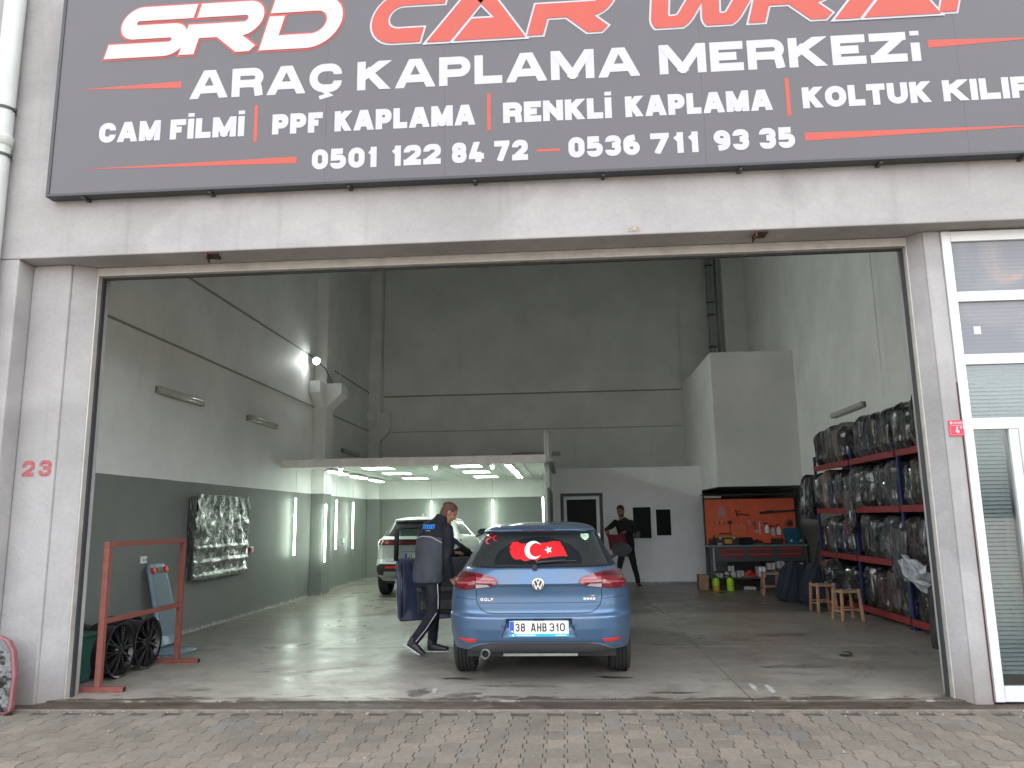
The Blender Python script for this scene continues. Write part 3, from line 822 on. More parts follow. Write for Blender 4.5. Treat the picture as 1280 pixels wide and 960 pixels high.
def text(mb, s, x0, x1, z, H, t, P3, shear=0.0, gap=0.13, wide=1.0, each=None):
    # each = (name, material, parent): every character becomes an object of its own
    nat = [GL[c][0] * H * wide + (t if GL[c][0] == 0 else 0) for c in s]
    var = sum(n for n, c in zip(nat, s) if GL[c][0] > 0)
    fixed = sum(n for n, c in zip(nat, s) if GL[c][0] == 0) + gap * H * (len(s) - 1)
    k = (x1 - x0 - fixed) / var if var > 0 else 1
    if var == 0: k = 1
    x = x0
    for n, c in zip(nat, s):
        w_ = n * k if GL[c][0] > 0 else n
        if each:
            one = MB(); glyph(one, c, x, z, w_, H, t, shear, P3); one.build(each[0], each[1], each[2], fix=False)
        else: glyph(mb, c, x, z, w_, H, t, shear, P3)
        x += w_ + gap * H

def front(y):     # text on a plane facing -y
    return lambda a, b_, l: (a, y - l, b_)

# ------------------------------------------------------------------ the sign
sg = thing('shop_sign', 'long grey signboard with white and red lettering over the workshop door', 'signboard')
SY = -0.47
for x0, x1 in ((-4.70, -2.1), (-2.0988, -1.0), (-0.9988, 1.32), (1.3212, 3.55), (3.5512, 5.6)):
    MB().box(x0, x1, SY, SY + 0.03, 4.545, 6.60).build('sign_panel', 'sign_face', sg)
MB().box(-4.735, 5.63, SY - 0.008, -0.36, 4.515, 4.543).box(-4.735, 5.63, SY - .008, -0.36, 6.602, 6.635).box(-4.735, -4.702, SY - 0.008, -0.36, 4.544, 6.601).box(5.602, 5.63, SY - 0.008, -0.36, 4.544, 6.601).build('frame', 'sign_edge', sg, bevel=0.004)
MB().box(-4.70, 5.6, SY + 0.031, -0.355, 4.546, 6.6).build('backing', 'steel_dark', sg)
bm_ = MB()
for x in (-4.4, -3.2, -1.9, -0.75, .4, 1.6, 2.8, 4.0): MB().box(x, x + .03, SY + .02, -0.35, 4.495, 4.514).build('bracket', 'steel_dark', sg)
P3 = front(SY - 0.0015)
EL = ('letter', 'vinyl_white', sg); ED = ('digit', 'vinyl_white', sg)
mb = MB()
text(mb, 'ARAÇ', -3.412, -1.962, 5.427, .288, .078, P3, each=EL)
text(mb, 'KAPLAMA', -1.817, .777, 5.427, .288, .078, P3, each=EL)
text(mb, 'MERKEZi', .955, 3.24, 5.427, .288, .078, P3, each=EL)
mb = MB()
for s, a, b_ in (('CAM', -4.268, -3.673), ('FİLMİ', -3.58, -2.871), ('PPF', -2.606, -2.133), ('KAPLAMA', -2.02, -.721), ('RENKLİ', -.467, .511), ('KAPLAMA', .632, 1.925), ('KOLTUK', 2.187, 3.287), ('KILIF', 3.388, 4.14)):
    text(mb, s, a, b_, 5.029, .2, .060, P3, gap=.085, each=EL)
mb = MB()
for s, a, b_ in (('0501', -2.222, -1.62), ('122', -1.496, -1.036), ('84', -.934, -.645), ('72', -.551, -.249), ('0536', .114, .745), ('711', .84, 1.262), ('93', 1.393, 1.698), ('35', 1.788, 2.094)):
    text(mb, s, a, b_, 4.664, .196, .055, P3, gap=.11, each=ED)
for x in (-2.78, -.612, 2.047): MB().add([P3(x, 4.965, 0), P3(x + .034, 4.965, 0), P3(x + .034, 5.329, 0), P3(x, 5.329, 0)], [(0, 1, 2, 3)]).build('divider_bar', 'vinyl_red', sg, fix=False)
MB().add([P3(-.169, 4.735, 0), P3(.038, 4.735, 0), P3(.038, 4.76, 0), P3(-.169, 4.76, 0)], [(0, 1, 2, 3)]).build('dash', 'vinyl_red', sg, fix=False)
for a, b_, z0, z1 in ((-4.5, -3.5, 5.548, 5.616), (-4.45, -2.365, 4.736, 4.80), (4.35, 3.31, 5.547, 5.624), (4.33, 2.18, 4.723, 4.798)):
    zm = (z0 + z1) / 2 + .005
    MB().add([P3(a, zm, 0), P3(b_, z0, 0), P3(b_, z1, 0)], [(0, 1, 2)]).build('accent_wedge', 'vinyl_red', sg, fix=False)

# big slanted top row; centre-line strokes in sign metres (x before slant, z above the base line)
H1, T1, SH = 0.53, 0.148, 0.27
def big(items, fillm, linem):
    for ii_, (x, w, kind) in enumerate(items):
        lo, hi = MB(), MB()
        if kind == 'S': st = [([(w - .0, H1 - T1 / 2), (T1 / 2, H1 - T1 / 2, .19), (T1 / 2, H1 / 2, .19), (w - T1 / 2, H1 / 2, .19), (w - T1 / 2, T1 / 2, .19), (-.06, T1 / 2)], 0.0)]
        elif kind == 'R': st = [([(.06, H1 - T1 / 2), (w - T1 / 2, H1 - T1 / 2, .19), (w - T1 / 2, .24, .19), (T1 / 2, .24), (T1 / 2, -.0)], 0.0), ([(w * .52, .22), (w - T1 * .45, .02)], .04)]
        elif kind == 'D': st = [([(.0, H1 - T1 / 2), (w - T1 / 2, H1 - T1 / 2, .25), (w - T1 / 2, T1 / 2, .25), (T1 / 2, T1 / 2), (T1 / 2, H1 - T1 * 1.22)], 0.0)]
        elif kind == 'C': st = [([(w + .05, H1 - T1 / 2), (T1 / 2, H1 - T1 / 2, .25), (T1 / 2, T1 / 2, .25), (w * .86, T1 / 2)], 0.0)]
        elif kind == 'W': st = [([(.02, H1 + .05), (w * .13, .03, .1), (w * .34, .05, .1), (w * .5, H1 * .95)], 0.0), ([(w * .5, H1 * .95), (w * .62, .03, .1), (w * .8, .05, .1), (w * .98, H1 + .05)], 0.0)]
        elif kind == 'P': st = [([(T1 / 2, 0), (T1 / 2, .30)], 0.0), ([(.06, H1 - T1 / 2), (w - T1 / 2, H1 - T1 / 2, .19), (w - T1 / 2, .24, .19), (.1, .24)], 0.0)]
        elif kind == 'A':
            for mbx, e, l in ((lo, .02, .0045 + ii_ * .0001), (hi, 0, .0105)):
                for poly in ([(-.02, 0), (.20, 0), (.62, .53), (.40, .53)], [(.235, 0), (w + .0, 0), (w * .62, .53), (.45, .53), (.43, .44), (.62, .215), (.405, .215)]):
                    c0 = Vector((sum(p[0] for p in poly) / len(poly), sum(p[1] for p in poly) / len(poly)))
                    if e:
                        for k_, pl in enumerate(stroke_polys([(a, b_) for a, b_ in poly], e * 2, closed=True)): mbx.add([P3(x + a + .0 * b_, 5.872 + b_, l + k_ * .0001) for a, b_ in pl], [(0, 1, 2, 3)])
                    else:
                        tri = geometry.tessellate_polygon([[Vector((a, b_, 0)) for a, b_ in poly]])
                        mbx.add([P3(x + a + .0 * b_, 5.872 + b_, l) for a, b_ in poly], [tuple(t_) for t_ in tri])
            q_ = hi.build('letter', fillm, sg, fix=False); lo.build('outline', linem, q_, fix=False)
            continue
        for gi_, (path, ex) in enumerate(st):
            for mbx, gr_, l in ((lo, .036, .0002 + .0012 * gi_), (hi, 0, .006)):
                for pi_, poly in enumerate(stroke_polys(path, T1 + gr_, ext=ex + gr_ / 2)):
                    poly = clip(poly, 1, -gr_ / 2, -1)
                    if len(poly) < 3: continue
                    mbx.add([P3(x + a + SH * b_, 5.885 + b_, l + gi_ * .0015 * (gr_ == 0) + pi_ * .00003 + _lay[0] * .00005 + ii_ * .0001) for a, b_ in poly], [tuple(range(len(poly)))])
        q_ = hi.build('letter', fillm, sg, fix=False); lo.build('outline', linem, q_, fix=False)
big([(-4.22, .70, 'S'), (-3.545, .72, 'R'), (-2.765, .72, 'D')], 'vinyl_white', 'vinyl_red')
big([(-1.75, .60, 'C'), (-1.15, .90, 'A'), (-.235, .72, 'R'), (.84, .95, 'W'), (1.77, .72, 'R'), (2.55, .90, 'A'), (3.44, .70, 'P')], 'vinyl_red', 'vinyl_white')

# house number stencilled on the left pillar
hn = MB()
for ch, x in (('2', -4.965), ('3', -4.805)):
    rel, strokes = GL[ch]
    for s in strokes:
        pts = [(x + .03 + p[0] * .085, 1.972 + p[1] * .11) + ((.03,) if len(p) > 2 else ()) for p in s]
        for k, poly in enumerate(stroke_polys(pts, .036, ext=.012)):
            hn.add([(a, -.147 - k * .00006, b_) for a, b_ in poly], [(0, 1, 2, 3)])
tag(hn.build('stencilled_number', 'paint_red', None, fix=False), 'faded red stencilled number 23 on the left pillar', 'house number')
# red number plate on the right pillar
npl = thing('number_plate', 'small red enamel door number plate reading 4 on the pillar', 'number plate', (3.335, -0.148, 2.205))
MB().box(-.066, .066, -.004, 0, -.068, .068).build('plate', 'plate_red', npl, bevel=0.003)
t_ = MB(); text(t_, "4'", -.012, .04, -.045, .058, .014, front(-.0055)); t_.cyl((-.042, -.0055, .045), (-.042, -.0045, .045), .012, seg=14)
t_.box(-.05, .052, -.0052, -.0045, .022, .026)
for a in range(7): t_.box(-.022 + a * .011, -.015 + a * .011, -.0052, -.0045, .038, .052)
t_.box(-.056, -.054, -.0052, -.0045, -.056, .018); t_.box(.05, .052, -.0052, -.0045, -.056, .018); t_.box(-.056, .052, -.0052, -.0045, -.056, -.054)
t_.build('number', 'vinyl_white', npl, fix=False)

# ------------------------------------------------------------------ glazed entrance at the right
ge = thing('glazed_entrance', 'white framed glazed entrance with slatted blinds beside the right pillar', 'glazed door')
FY = -0.16
def fr(x0, x1, z0, z1, y0=FY, y1=FY + .07): return MB().box(x0, x1, y0, y1, z0, z1).build('frame', 'white_frame', ge, bevel=0.004)
fr(3.387, 3.465, 0.0, 3.955)
for z0, z1 in ((3.86, 3.953), (3.31, 3.40), (2.75, 2.84), (2.19, 2.285), (0.002, .12)): fr(3.467, 5.26, z0, z1, FY + .002, FY + .068)
fr(3.755, 3.83, .122, 2.188, FY + .004, FY + .064); fr(3.832, 3.90, .122, 2.188, FY - .01, FY + .05); fr(4.72, 4.79, .122, 2.188, FY - .01, FY + .05); fr(5.18, 5.26, .122, 3.858, FY + .004, FY + .066)
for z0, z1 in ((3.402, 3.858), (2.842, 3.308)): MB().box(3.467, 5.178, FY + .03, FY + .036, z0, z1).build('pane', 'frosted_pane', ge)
for x0, x1, z0, z1 in ((3.467, 5.178, 2.287, 2.748), (3.467, 3.753, .122, 2.188), (3.902, 4.718, .122, 2.188), (4.792, 5.178, .122, 2.188)): MB().box(x0, x1, FY + .03, FY + .036, z0, z1).build('pane', 'clear_glass', ge)
bl = MB()
for x0, x1, z0, z1 in ((3.48, 5.16, 2.29, 2.74), (3.475, 3.745, .2, 2.18), (3.91, 4.71, .2, 2.18)):
    z = z0
    while z < z1:
        bl.hexa([(x0, FY + .085, z), (x1, FY + .085, z), (x1, FY + .099, z + .026), (x0, FY + .099, z + .026), (x0, FY + .0835, z + .001), (x1, FY + .0835, z + .001), (x1, FY + .0975, z + .027), (x0, FY + .0975, z + .027)])
        z += .034
    for k in (0.2, .8): bl.box(x0 + (x1 - x0) * k, x0 + (x1 - x0) * k + .004, FY + .1, FY + .102, z0, z1)
tag(bl.build('blind_slats', 'blind_slat', ge), kind='stuff')
MB().box(3.58, 3.64, FY + .0265, FY + .0285, 3.02, 3.09).build('sticker', 'box_white', ge)
MB().box(3.386, 3.3875, FY - .004, FY + .0, 0, 2.2).box(3.374, 3.386, -.1475, -.1455, 0, 2.6).build('rust_streak', 'rust_brown', ge)
# ================================================================== INTERIOR: bay, cabin, fittings
def tubef(name, label, p, group, mats=('luminaire_body', 'tube_off'), L=1.25, axis='y', nx=(1, 0, 0)):
    """surface mounted twin-cover luminaire along an axis; nx = direction it faces"""
    t = thing(name, label, 'wall lamp', p, group=group)
    a = Vector((0, 1, 0)) if axis == 'y' else Vector((1, 0, 0))
    n_ = Vector(nx)
    t1 = MB().bar(-a * L / 2 + n_ * .02, a * L / 2 + n_ * .02, .1, .04, up=n_); t1.build('housing', mats[0], t, bevel=.012)
    pts = [(-a * (L / 2 - .01) + n_ * .05), (-a * (L / 2 - .05) + n_ * .07), (a * (L / 2 - .05) + n_ * .07), (a * (L / 2 - .01) + n_ * .05)]
    MB().tube(pts, [.03, .045, .045, .03], 14).build('diffuser', mats[1], t, smooth=True, auto=True)
    MB().bar(-a * L / 2 + n_ * .045, -a * (L / 2 - .03) + n_ * .045, .1, .09, up=n_).build('end_cap', mats[0], t, bevel=.01)
    MB().bar(a * (L / 2 - .03) + n_ * .045, a * L / 2 + n_ * .045, .1, .09, up=n_).build('end_cap', mats[0], t, bevel=.01)
    return t
G1 = 'unlit tube lamps high on the walls'
tubef('wall_lamp', 'unlit tube lamp on the left wall, nearest the door', (XL, 3.38, 3.26), G1)
tubef('wall_lamp', 'unlit tube lamp on the left wall, just before the pilaster', (XL, 6.33, 3.265), G1)
tubef('wall_lamp', 'unlit tube lamp on the left wall, beyond the pilaster above the bay roof', (XL, 12.0, 3.2), G1, L=1.4)
tubef('wall_lamp', 'unlit tube lamp on the right wall above the shelf rack', (XR, 6.95, 3.305), G1, L=1.5, nx=(-1, 0, 0))
tubef('wall_lamp', 'unlit tube lamp on the back wall above the white cabin', (-.76, YB, 3.25), G1, L=1.32, axis='x', nx=(0, -1, 0))

# floodlight on the pilaster
fl = thing('floodlight', 'small lit floodlight on an arm beside the corbel', 'floodlight', (-5.16, 8.72, 4.86))
MB().cyl((0, 0, 0), (-.02, .06, .02), .075, .05, 20).build('housing', 'luminaire_body', fl, smooth=True, auto=True)
MB().cyl((.004, -.012, -.004), (.0, -.001, 0), .068, seg=20).build('lens', 'spot_light', fl)
MB().tube([(-.01, .05, .01), (.1, .3, -.1), (.2, .48, -.38)], .01).build('arm', 'steel_dark', fl)
fd = bpy.data.lights.new('floodlight_beam', 'AREA'); fd.shape = 'DISK'; fd.size = 0.13; fd.energy = 28; fd.color = (.93, 1, .96); fd.spread = R(125)
fo = bpy.data.objects.new('floodlight_beam', fd); COL.objects.link(fo); fo.parent = fl; fo.location = (.006, -.016, -.006)
fo.rotation_euler = Vector((-.85, .35, .12)).to_track_quat('Z', 'Y').to_euler()
an = MB().tube([(-4.82, 9.35, 4.461), (-4.79, 9.32, 4.95)], .012); tag(an.build('rod_aerial', 'galvanised'), 'thin metal rod standing on the corbel', 'rod')

# lighting bay
bay = thing('lighting_bay', 'low roofed inspection bay with pale ceiling and fascia along the left side', 'bay roof')
for x0, x1 in ((XL + .001, -4.66), (-4.655, -.34)):
    MB().box(x0, x1, 7.43, 7.47, 2.53, 2.68).build('fascia_board', 'fascia_paint', bay, bevel=.004)
MB().box(-5.07, -.34, 7.471, YB - .005, 2.60, 2.66).box(XL + .002, -5.071, 7.471, 9.195, 2.60, 2.66).box(XL + .002, -5.071, 9.76, 13.84, 2.60, 2.66).build('deck', 'fascia_paint', bay)
tile = MB().box(-.297, .297, -.297, .297, 0, .012).mesh('ceiling_tile', 'bay_ceiling')
for i in range(8):
    for j in range(11):
        x = -4.78 + i * .61; y = 7.80 + j * .605
        obj('ceiling_tile', tile, bay, (x, y, 2.586))
gb = MB()
for i in range(9): gb.box(-5.085 + i * .61 - .008, -5.085 + i * .61 + .008, 7.48, 14.1, 2.575, 2.584)
gb.build('ceiling_grid', 'white_frame', bay)
MB().box(-.34, -.30, 8.2, 11.99, 0.0, 3.16).build('partition', 'wall_paint', bay, bevel=.004)
MB().box(-.39, -.341, 8.17, 8.23, 0.0, 3.2).build('partition_post', 'galvanised', bay, bevel=.004)
# square panels of light in the ceiling
G2 = 'square ceiling light panels in the bay'
for k, (x, y) in enumerate([(-3.8, 8.72), (-3.8, 10.5), (-3.8, 12.67), (-1.96, 8.6), (-1.98, 10.5), (-1.98, 12.57)]):
    t = thing('ceiling_light', '%s lit square ceiling panel from the fascia, %s row' % (ORD[k % 3], ('left', 'right')[k // 3]), 'ceiling light', (x, y, 2.57), group=G2)
    MB().box(-.3, .3, -.3, .3, 0, .014).build('frame', 'white_frame', t, bevel=.002)
    MB().box(-.28, .28, -.28, .28, -.004, -.001).build('diffuser', 'panel_light', t)
G3 = 'twin tube battens on the bay ceiling'
for k, (x, y) in enumerate([(-4.78, 9.2), (-4.8, 10.95), (-4.8, 12.65), (-1.08, 8.45), (-1.08, 10.1), (-1.1, 11.8)]):
    t = thing('tube_batten', '%s twin tube batten from the fascia along the %s edge' % (ORD[k % 3], ('left', 'right')[k // 3]), 'ceiling light', (x, y, 2.57), group=G3)
    MB().box(-.07, .07, -.62, .62, -.035, 0).build('housing', 'white_frame', t, bevel=.004)
    for s in (-.04, .04): MB().cyl((s, -.6, -.052), (s, .6, -.052), .014, seg=10).build('tube', mat('batten_light', (1, 1, 1), .5, var=0, emit=(.9, 1, .93), estr=1.3), t, smooth=True)
for k, (x, y) in enumerate([(-4.3, 7.75), (-2.45, 7.7), (-1.37, 7.75)]):
    t = thing('spot_lamp', ['small lit spot lamp nearest the left wall', 'middle small lit spot lamp behind the fascia', 'small lit spot lamp nearest the partition'][k], 'spot lamp', (x, y, 2.57), group='spot lamps just behind the fascia')
    MB().cyl((0, 0, 0), (0, 0, -.06), .04, seg=14).build('housing', 'white_frame', t)
    MB().lathe([(.0, -.112), (.018, -.108), (.03, -.09), (.03, -.06)], 14).build('bulb', mat('spot_soft', (1, 1, 1), .5, var=0, emit=(.9, 1, .95), estr=12), t, smooth=True)
# hanging vertical tubes
G4 = 'vertical light tubes hung on cords round the bay'
vt = [(-5.22, 7.9, .86, 2.0, 2.5, 'hanging vertical light tube in front of the pilaster, nearest the door'), (-5.0, 9.12, .67, 1.90, 2.57, 'hanging vertical light tube on the pilaster, hung lowest'),
      (-5.2, 10.55, .87, 2.02, 2.57, 'hanging vertical light tube just beyond the pilaster'), (-5.2, 11.95, .84, 2.0, 2.57, 'hanging vertical light tube nearest the back left corner'),
      (-3.63, 14.08, .85, 2.05, 2.57, 'hanging vertical light tube on the back wall behind the standing man'), (-1.96, 14.08, .85, 2.06, 2.57, 'hanging vertical light tube on the back wall over the blue hatchback'),
      (-.52, 11.3, .85, 2.03, 2.57, 'hanging vertical light tube beside the partition')]
for x, y, z0, z1, zc, lab in vt:
    t = thing('hanging_tube', lab, 'light tube', (x, y, z0), group=G4)
    MB().cyl((0, 0, .03), (0, 0, z1 - z0 - .03), .017, seg=12).build('tube', 'tube_light', t, smooth=True)
    MB().cyl((0, 0, 0), (0, 0, .03), .021, seg=12).cyl((0, 0, z1 - z0 - .03), (0, 0, z1 - z0), .021, seg=12).build('end_cap', 'luminaire_body', t)
    MB().cyl((0, 0, z1 - z0), (0, 0, zc - z0), .0035, seg=6).build('cord', 'galvanised', t); MB().cyl((0, 0, 0), (.01, 0, -.2), .003, seg=6).build('cable_tail', 'galvanised', t)
# white cabin
cb = thing('office_cabin', 'white panelled office cabin with a glazed door and a two pane window', 'office cabin')
Y0 = 12.0
for x0, x1, z0, z1 in ((-.3, -.121, 0, 2.66), (-.119, .899, 2.101, 2.66), (.901, 1.549, 0, 2.66), (1.551, 2.629, 1.801, 2.66), (1.551, 2.629, 0, .959), (2.631, 3.27, 0, 2.66)):
    MB().box(x0, x1, Y0, Y0 + .08, z0, z1).build('wall_panel', 'white_panel', cb)
MB().box(3.19, 3.27, Y0 + .081, YB - .01, 0, 2.66).build('wall_panel', 'white_panel', cb)
MB().box(-.29, 3.26, Y0 + .0, YB - .01, 2.661, 2.70).build('roof_panel', 'white_panel', cb)
MB().box(-.119, -.045, Y0 - .01, Y0 + .05, 0, 2.1).box(.82, .899, Y0 - .01, Y0 + .05, 0, 2.1).box(-.044, .819, Y0 - .01, Y0 + .05, 2.03, 2.1).build('door_surround', 'dark_grey_plastic', cb, bevel=.004)
dr = MB().box(-.043, .03, Y0 - .005, Y0 + .045, .01, 2.028).box(.74, .818, Y0 - .005, Y0 + .045, .01, 2.028).box(.031, .739, Y0 - .005, Y0 + .045, 1.95, 2.028).box(.031, .739, Y0 - .005, Y0 + .045, 1.0, 1.1).box(.031, .739, Y0 - .005, Y0 + .045, .01, .14).build('door', 'white_panel', cb, bevel=.004)
MB().box(.031, .739, Y0 + .015, Y0 + .02, 1.101, 1.949).box(.031, .739, Y0 + .015, Y0 + .02, .141, .999).build('pane', 'office_dark', dr)
MB().box(.76, .8, Y0 - .02, Y0 - .006, .98, 1.14).bar((.78, Y0 - .03, 1.06), (.67, Y0 - .04, 1.06), .02).build('handle', 'chrome', dr)
wn = MB()
for x0, x1, z0, z1 in ((1.551, 1.61, .961, 1.799), (2.57, 2.628, .961, 1.799), (1.611, 2.569, 1.74, 1.799), (1.611, 2.569, .961, 1.01), (2.03, 2.09, 1.011, 1.739)): wn.box(x0, x1, Y0 - .012, Y0 + .05, z0, z1)
wf = wn.build('window', 'white_panel', cb, bevel=.004)
MB().box(2.091, 2.155, Y0 - .02, Y0 + .03, 1.011, 1.739).box(2.50, 2.569, Y0 - .02, Y0 + .03, 1.011, 1.739).box(2.156, 2.499, Y0 - .02, Y0 + .03, 1.68, 1.739).box(2.156, 2.499, Y0 - .02, Y0 + .03, 1.011, 1.07).build('sash', 'white_panel', wf, bevel=.003)
MB().box(1.611, 2.029, Y0 + .02, Y0 + .024, 1.011, 1.739).build('pane', 'office_dark', wf)
MB().box(2.156, 2.499, Y0 + .01, Y0 + .014, 1.071, 1.679).build('pane', 'office_dark', wf)
MB().box(1.63, 1.76, Y0 + .0, Y0 + .019, 1.02, 1.17).build('paper', mat('dim_paper', (.1, .11, .13), .6), wf)
# vertical duct and pipe on the back wall
du = thing('vent_duct', 'dark square vent duct with flanges on the back wall', 'duct', (4.12, 13.9, 0))
MB().box(-.08, .08, -.08, .08, 5.07, ZR).build('duct', 'galvanised', du, bevel=.006)
for z in (6.0, 6.9, 7.25, 8.3): MB().box(-.095, .095, -.095, .095, z, z + .04).build('flange', 'steel_dark', du)
tag(MB().cyl((4.3, 13.95, 5.07), (4.3, 13.95, ZR), .03, seg=10).build('pipe', 'galvanised', None, smooth=True), 'thin grey pipe beside the vent duct on the back wall', 'pipe')
# hanging chain
ch = thing('hanging_chain', 'steel door chain hanging in front of the right wall', 'chain', (4.96, 5.24, 0))
lk = MB().lathe([(.010, -.002), (.0125, 0), (.010, .002), (.0075, 0), (.010, -.002)], 10, 'y')
lk.v = [(x, y, z * 1.75) for x, y, z in lk.v]
lm = lk.mesh('chain_link', 'chain_steel', True)
allc = MB()
n = 0; z = 3.3
while z < ZR:
    a = math.pi / 2 if n % 2 else 0
    if n < 120: obj('chain_link', lm, ch, (0, 0, z), (0, 0, a + .3))
    else:
        c_, s_ = math.cos(a), math.sin(a); allc.add([(x * c_ - y * s_, x * s_ + y * c_, zz + z) for x, y, zz in lk.v], lk.f)
    z += .0265; n += 1
tag(allc.build('chain_links', 'chain_steel', ch, smooth=True), kind='stuff')

# sockets
def socket(y, z, red, lab, x=XL):
    t = thing('wall_socket', lab, 'socket', (x, y, z), group='electric fittings on the left wall')
    MB().box(0, .03, -.06, .06, -.045, .045).build('plate', 'socket_white', t, bevel=.006)
    if red: MB().cyl((.02, -.09, -.005), (.06, -.09, -.005), .035, seg=16).build('switch_knob', 'red_plastic', t, bevel=.004)
    else: MB().cyl((.03, -.028, 0), (.034, -.028, 0), .011, seg=14).cyl((.03, .028, 0), (.034, .028, 0), .011, seg=14).build('socket_hole', 'dark_grey_plastic', t)
socket(2.725, 1.07, False, 'white double socket above the blue creeper')
socket(6.12, 1.07, True, 'white fitting with a red switch beside the wrapped panel')
socket(11.63, 1.07, False, 'small white fitting between two hanging tubes')

# film wrapped panel
wp = thing('film_wrapped_board', 'tall dark panel wrapped in crinkled clear film on the left wall', 'wrapped panel', (XL + .02, 4.83, 1.32))
MB().box(0, .09, -.93, .82, -.56, .56).build('panel', 'black_plastic', wp, bevel=.01)
def wrap(u, v):
    y = -1.0 + 1.86 * u; z = -.60 + 1.21 * v
    n1 = noise.noise((u * 6, v * 3, 1)); n2 = noise.noise((u * 16, v * 9, 5))
    fold = abs(math.sin((u - .5) * 14 + (v - .5) * (u - .5) * 22)) * (.5 + v * .6) * (v > .35)
    bands = .028 * max(0, math.sin(v * 40)) if v < .42 else 0
    return (.105 + .022 * n1 + .014 * n2 + .03 * fold * .6 + bands * .7, y + .03 * n2, z + .02 * n1 + (.03 * noise.noise((u * 12, 0, 0)) if v < .05 else 0))
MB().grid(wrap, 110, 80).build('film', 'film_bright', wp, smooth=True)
tag(MB().box(0, .11, -1.0, -.72, -.58, .57).build('side_board', 'film_black', wp, bevel=.01))

# brown-red steel rack
rk = thing('steel_rack', 'rusty red steel goal shaped stand on two feet', 'stand', (-4.33, 1.0, 0))
b = .027
for y in (-.73, .73):
    MB().box(-.25, .25, y - b, y + b, 0, .045).build('foot', 'rack_red', rk, bevel=.003)
    MB().box(-b, b, y - b, y + b, .046, 1.30).build('post', 'rack_red', rk, bevel=.003)
MB().box(-b, b, -.757, .757, 1.301, 1.35).build('top_rail', 'rack_red', rk, bevel=.003)
MB().box(-b + .002, b - .002, -.70, .70, .60, .645).build('middle_rail', 'rack_red', rk, bevel=.003)
for y in (-.73, .73): MB().box(.2505, .253, y - b + .004, y + b - .004, .004, .041).build('tube_end', 'gap_black', rk)

# bare alloy wheels standing against the wall
def alloy(label, loc, rx, seed):
    t = thing('alloy_wheel', label, 'wheel rim', loc, group='black alloy wheels standing by the left wall')
    t.rotation_euler = (rx, 0, 0)
    r = .265
    MB().lathe([(r, -.22), (r - .008, -.21), (r - .03, -.19), (r - .05, -.1), (r - .05, .0), (r - .025, .02), (r - .02, .04), (r, .05), (r + .002, .04), (r - .012, .03), (r - .03, .0), (r - .035, -.1), (r - .02, -.19), (r, -.22)], 48, 'x').build('barrel', 'black_gloss', t, smooth=True, auto=True)
    for k in range(10):
        a = 2 * math.pi * k / 10 + seed; 
        for s in (-.1, .1):
            p0 = (.035, .05 * math.cos(a), .05 * math.sin(a)); p1 = (.012, (r - .03) * math.cos(a + s), (r - .03) * math.sin(a + s))
            MB().bar(p0, p1, .016, .03, up=(1, 0, 0)).build('spoke', 'black_gloss', t, bevel=.003)
    MB().lathe([(.0, .045), (.03, .045), (.06, .04), (.07, .02), (.07, -.02)], 20, 'x').build('hub', 'black_gloss', t, smooth=True)
    MB().lathe([(r - .001, .047), (r + .0025, .0475), (r + .0025, .044), (r - .001, .0435)], 48, 'x').build('lip', 'dark_grey_plastic', t, smooth=True)
    return t
alloy('black multi spoke alloy wheel nearest the door, behind the rack post', (-4.54, .90, .268), .0, .1)
alloy('black multi spoke alloy wheel leaning against the front one', (-4.52, 1.38, .268), 0, .35)
alloy('black alloy wheel hidden behind the front wheel, beside the green bin', (-4.79, .98, .268), 0, .2)
alloy('black alloy wheel at the back of the group, nearest the creeper', (-4.76, 1.5, .268), 0, .5)

# green bin
bn = thing('waste_bin', 'dark green plastic bin behind the left pillar', 'bin', (-4.86, .55, 0))
MB().hexa([(-.17, -.17, 0.02), (.17, -.17, .02), (.17, .17, .02), (-.17, .17, .02), (-.21, -.21, .44), (.21, -.21, .44), (.21, .21, .44), (-.21, .21, .44)]).build('body', 'bin_green', bn, bevel=.02)
MB().box(-.23, .23, -.23, .23, .441, .475).build('rim', 'bin_green', bn, bevel=.012)
MB().tube([(-.12, -.235, .455), (-.1, -.26, .4), (.1, -.26, .4), (.12, -.235, .455)], .012).build('handle', 'bin_green', bn)
tag(MB().cyl((-4.75, .33, .02), (-4.28, .31, .02), .02, seg=12).build('pipe_offcut', 'bin_green'), 'dark green pipe offcut on the floor by the rack foot', 'pipe')

# creeper board
cr = thing('mechanic_creeper', 'pale blue grey creeper board leaning against the left wall', 'creeper', (-4.98, 2.85, .03), 0)
cr.rotation_euler = (0, R(-15), 0)
P = [(-.25, 0), (.25, 0), (.26, .1), (.24, .35), (.22, .8), (.21, .95), (.17, 1.02), (-.17, 1.02), (-.21, .95), (-.22, .8), (-.24, .35), (-.26, .1)]
MB().prism(P, lambda a, b_, t: (t, a, b_), -.02, .02).build('board', 'creeper_blue', cr, bevel=.012)
MB().prism([(a * .78, b_ * .8 + .12) for a, b_ in P], lambda a, b_, t: (t, a, b_), .021, .027).build('pad', mat('creeper_pad', (.12, .17, .21), .5), cr, bevel=.004)
for y in (-.15, .15): MB().cyl((.02, y, .93), (.06, y, .93), .04, seg=16).build('wheel', 'red_plastic', cr, bevel=.004)
MB().box(.021, .04, -.06, .06, .9, .96).build('headrest_clip', 'dark_grey_plastic', cr, bevel=.004)
dk = MB().lathe([(0, .0), (.29, .0), (.3, .015), (.28, .03), (0, .034)], 32)
tag(dk.build('round_board', 'creeper_blue', None, smooth=True, auto=True, loc=(-4.78, 2.45, 0.001)), 'flat round blue grey board lying at the foot of the creeper', 'board')

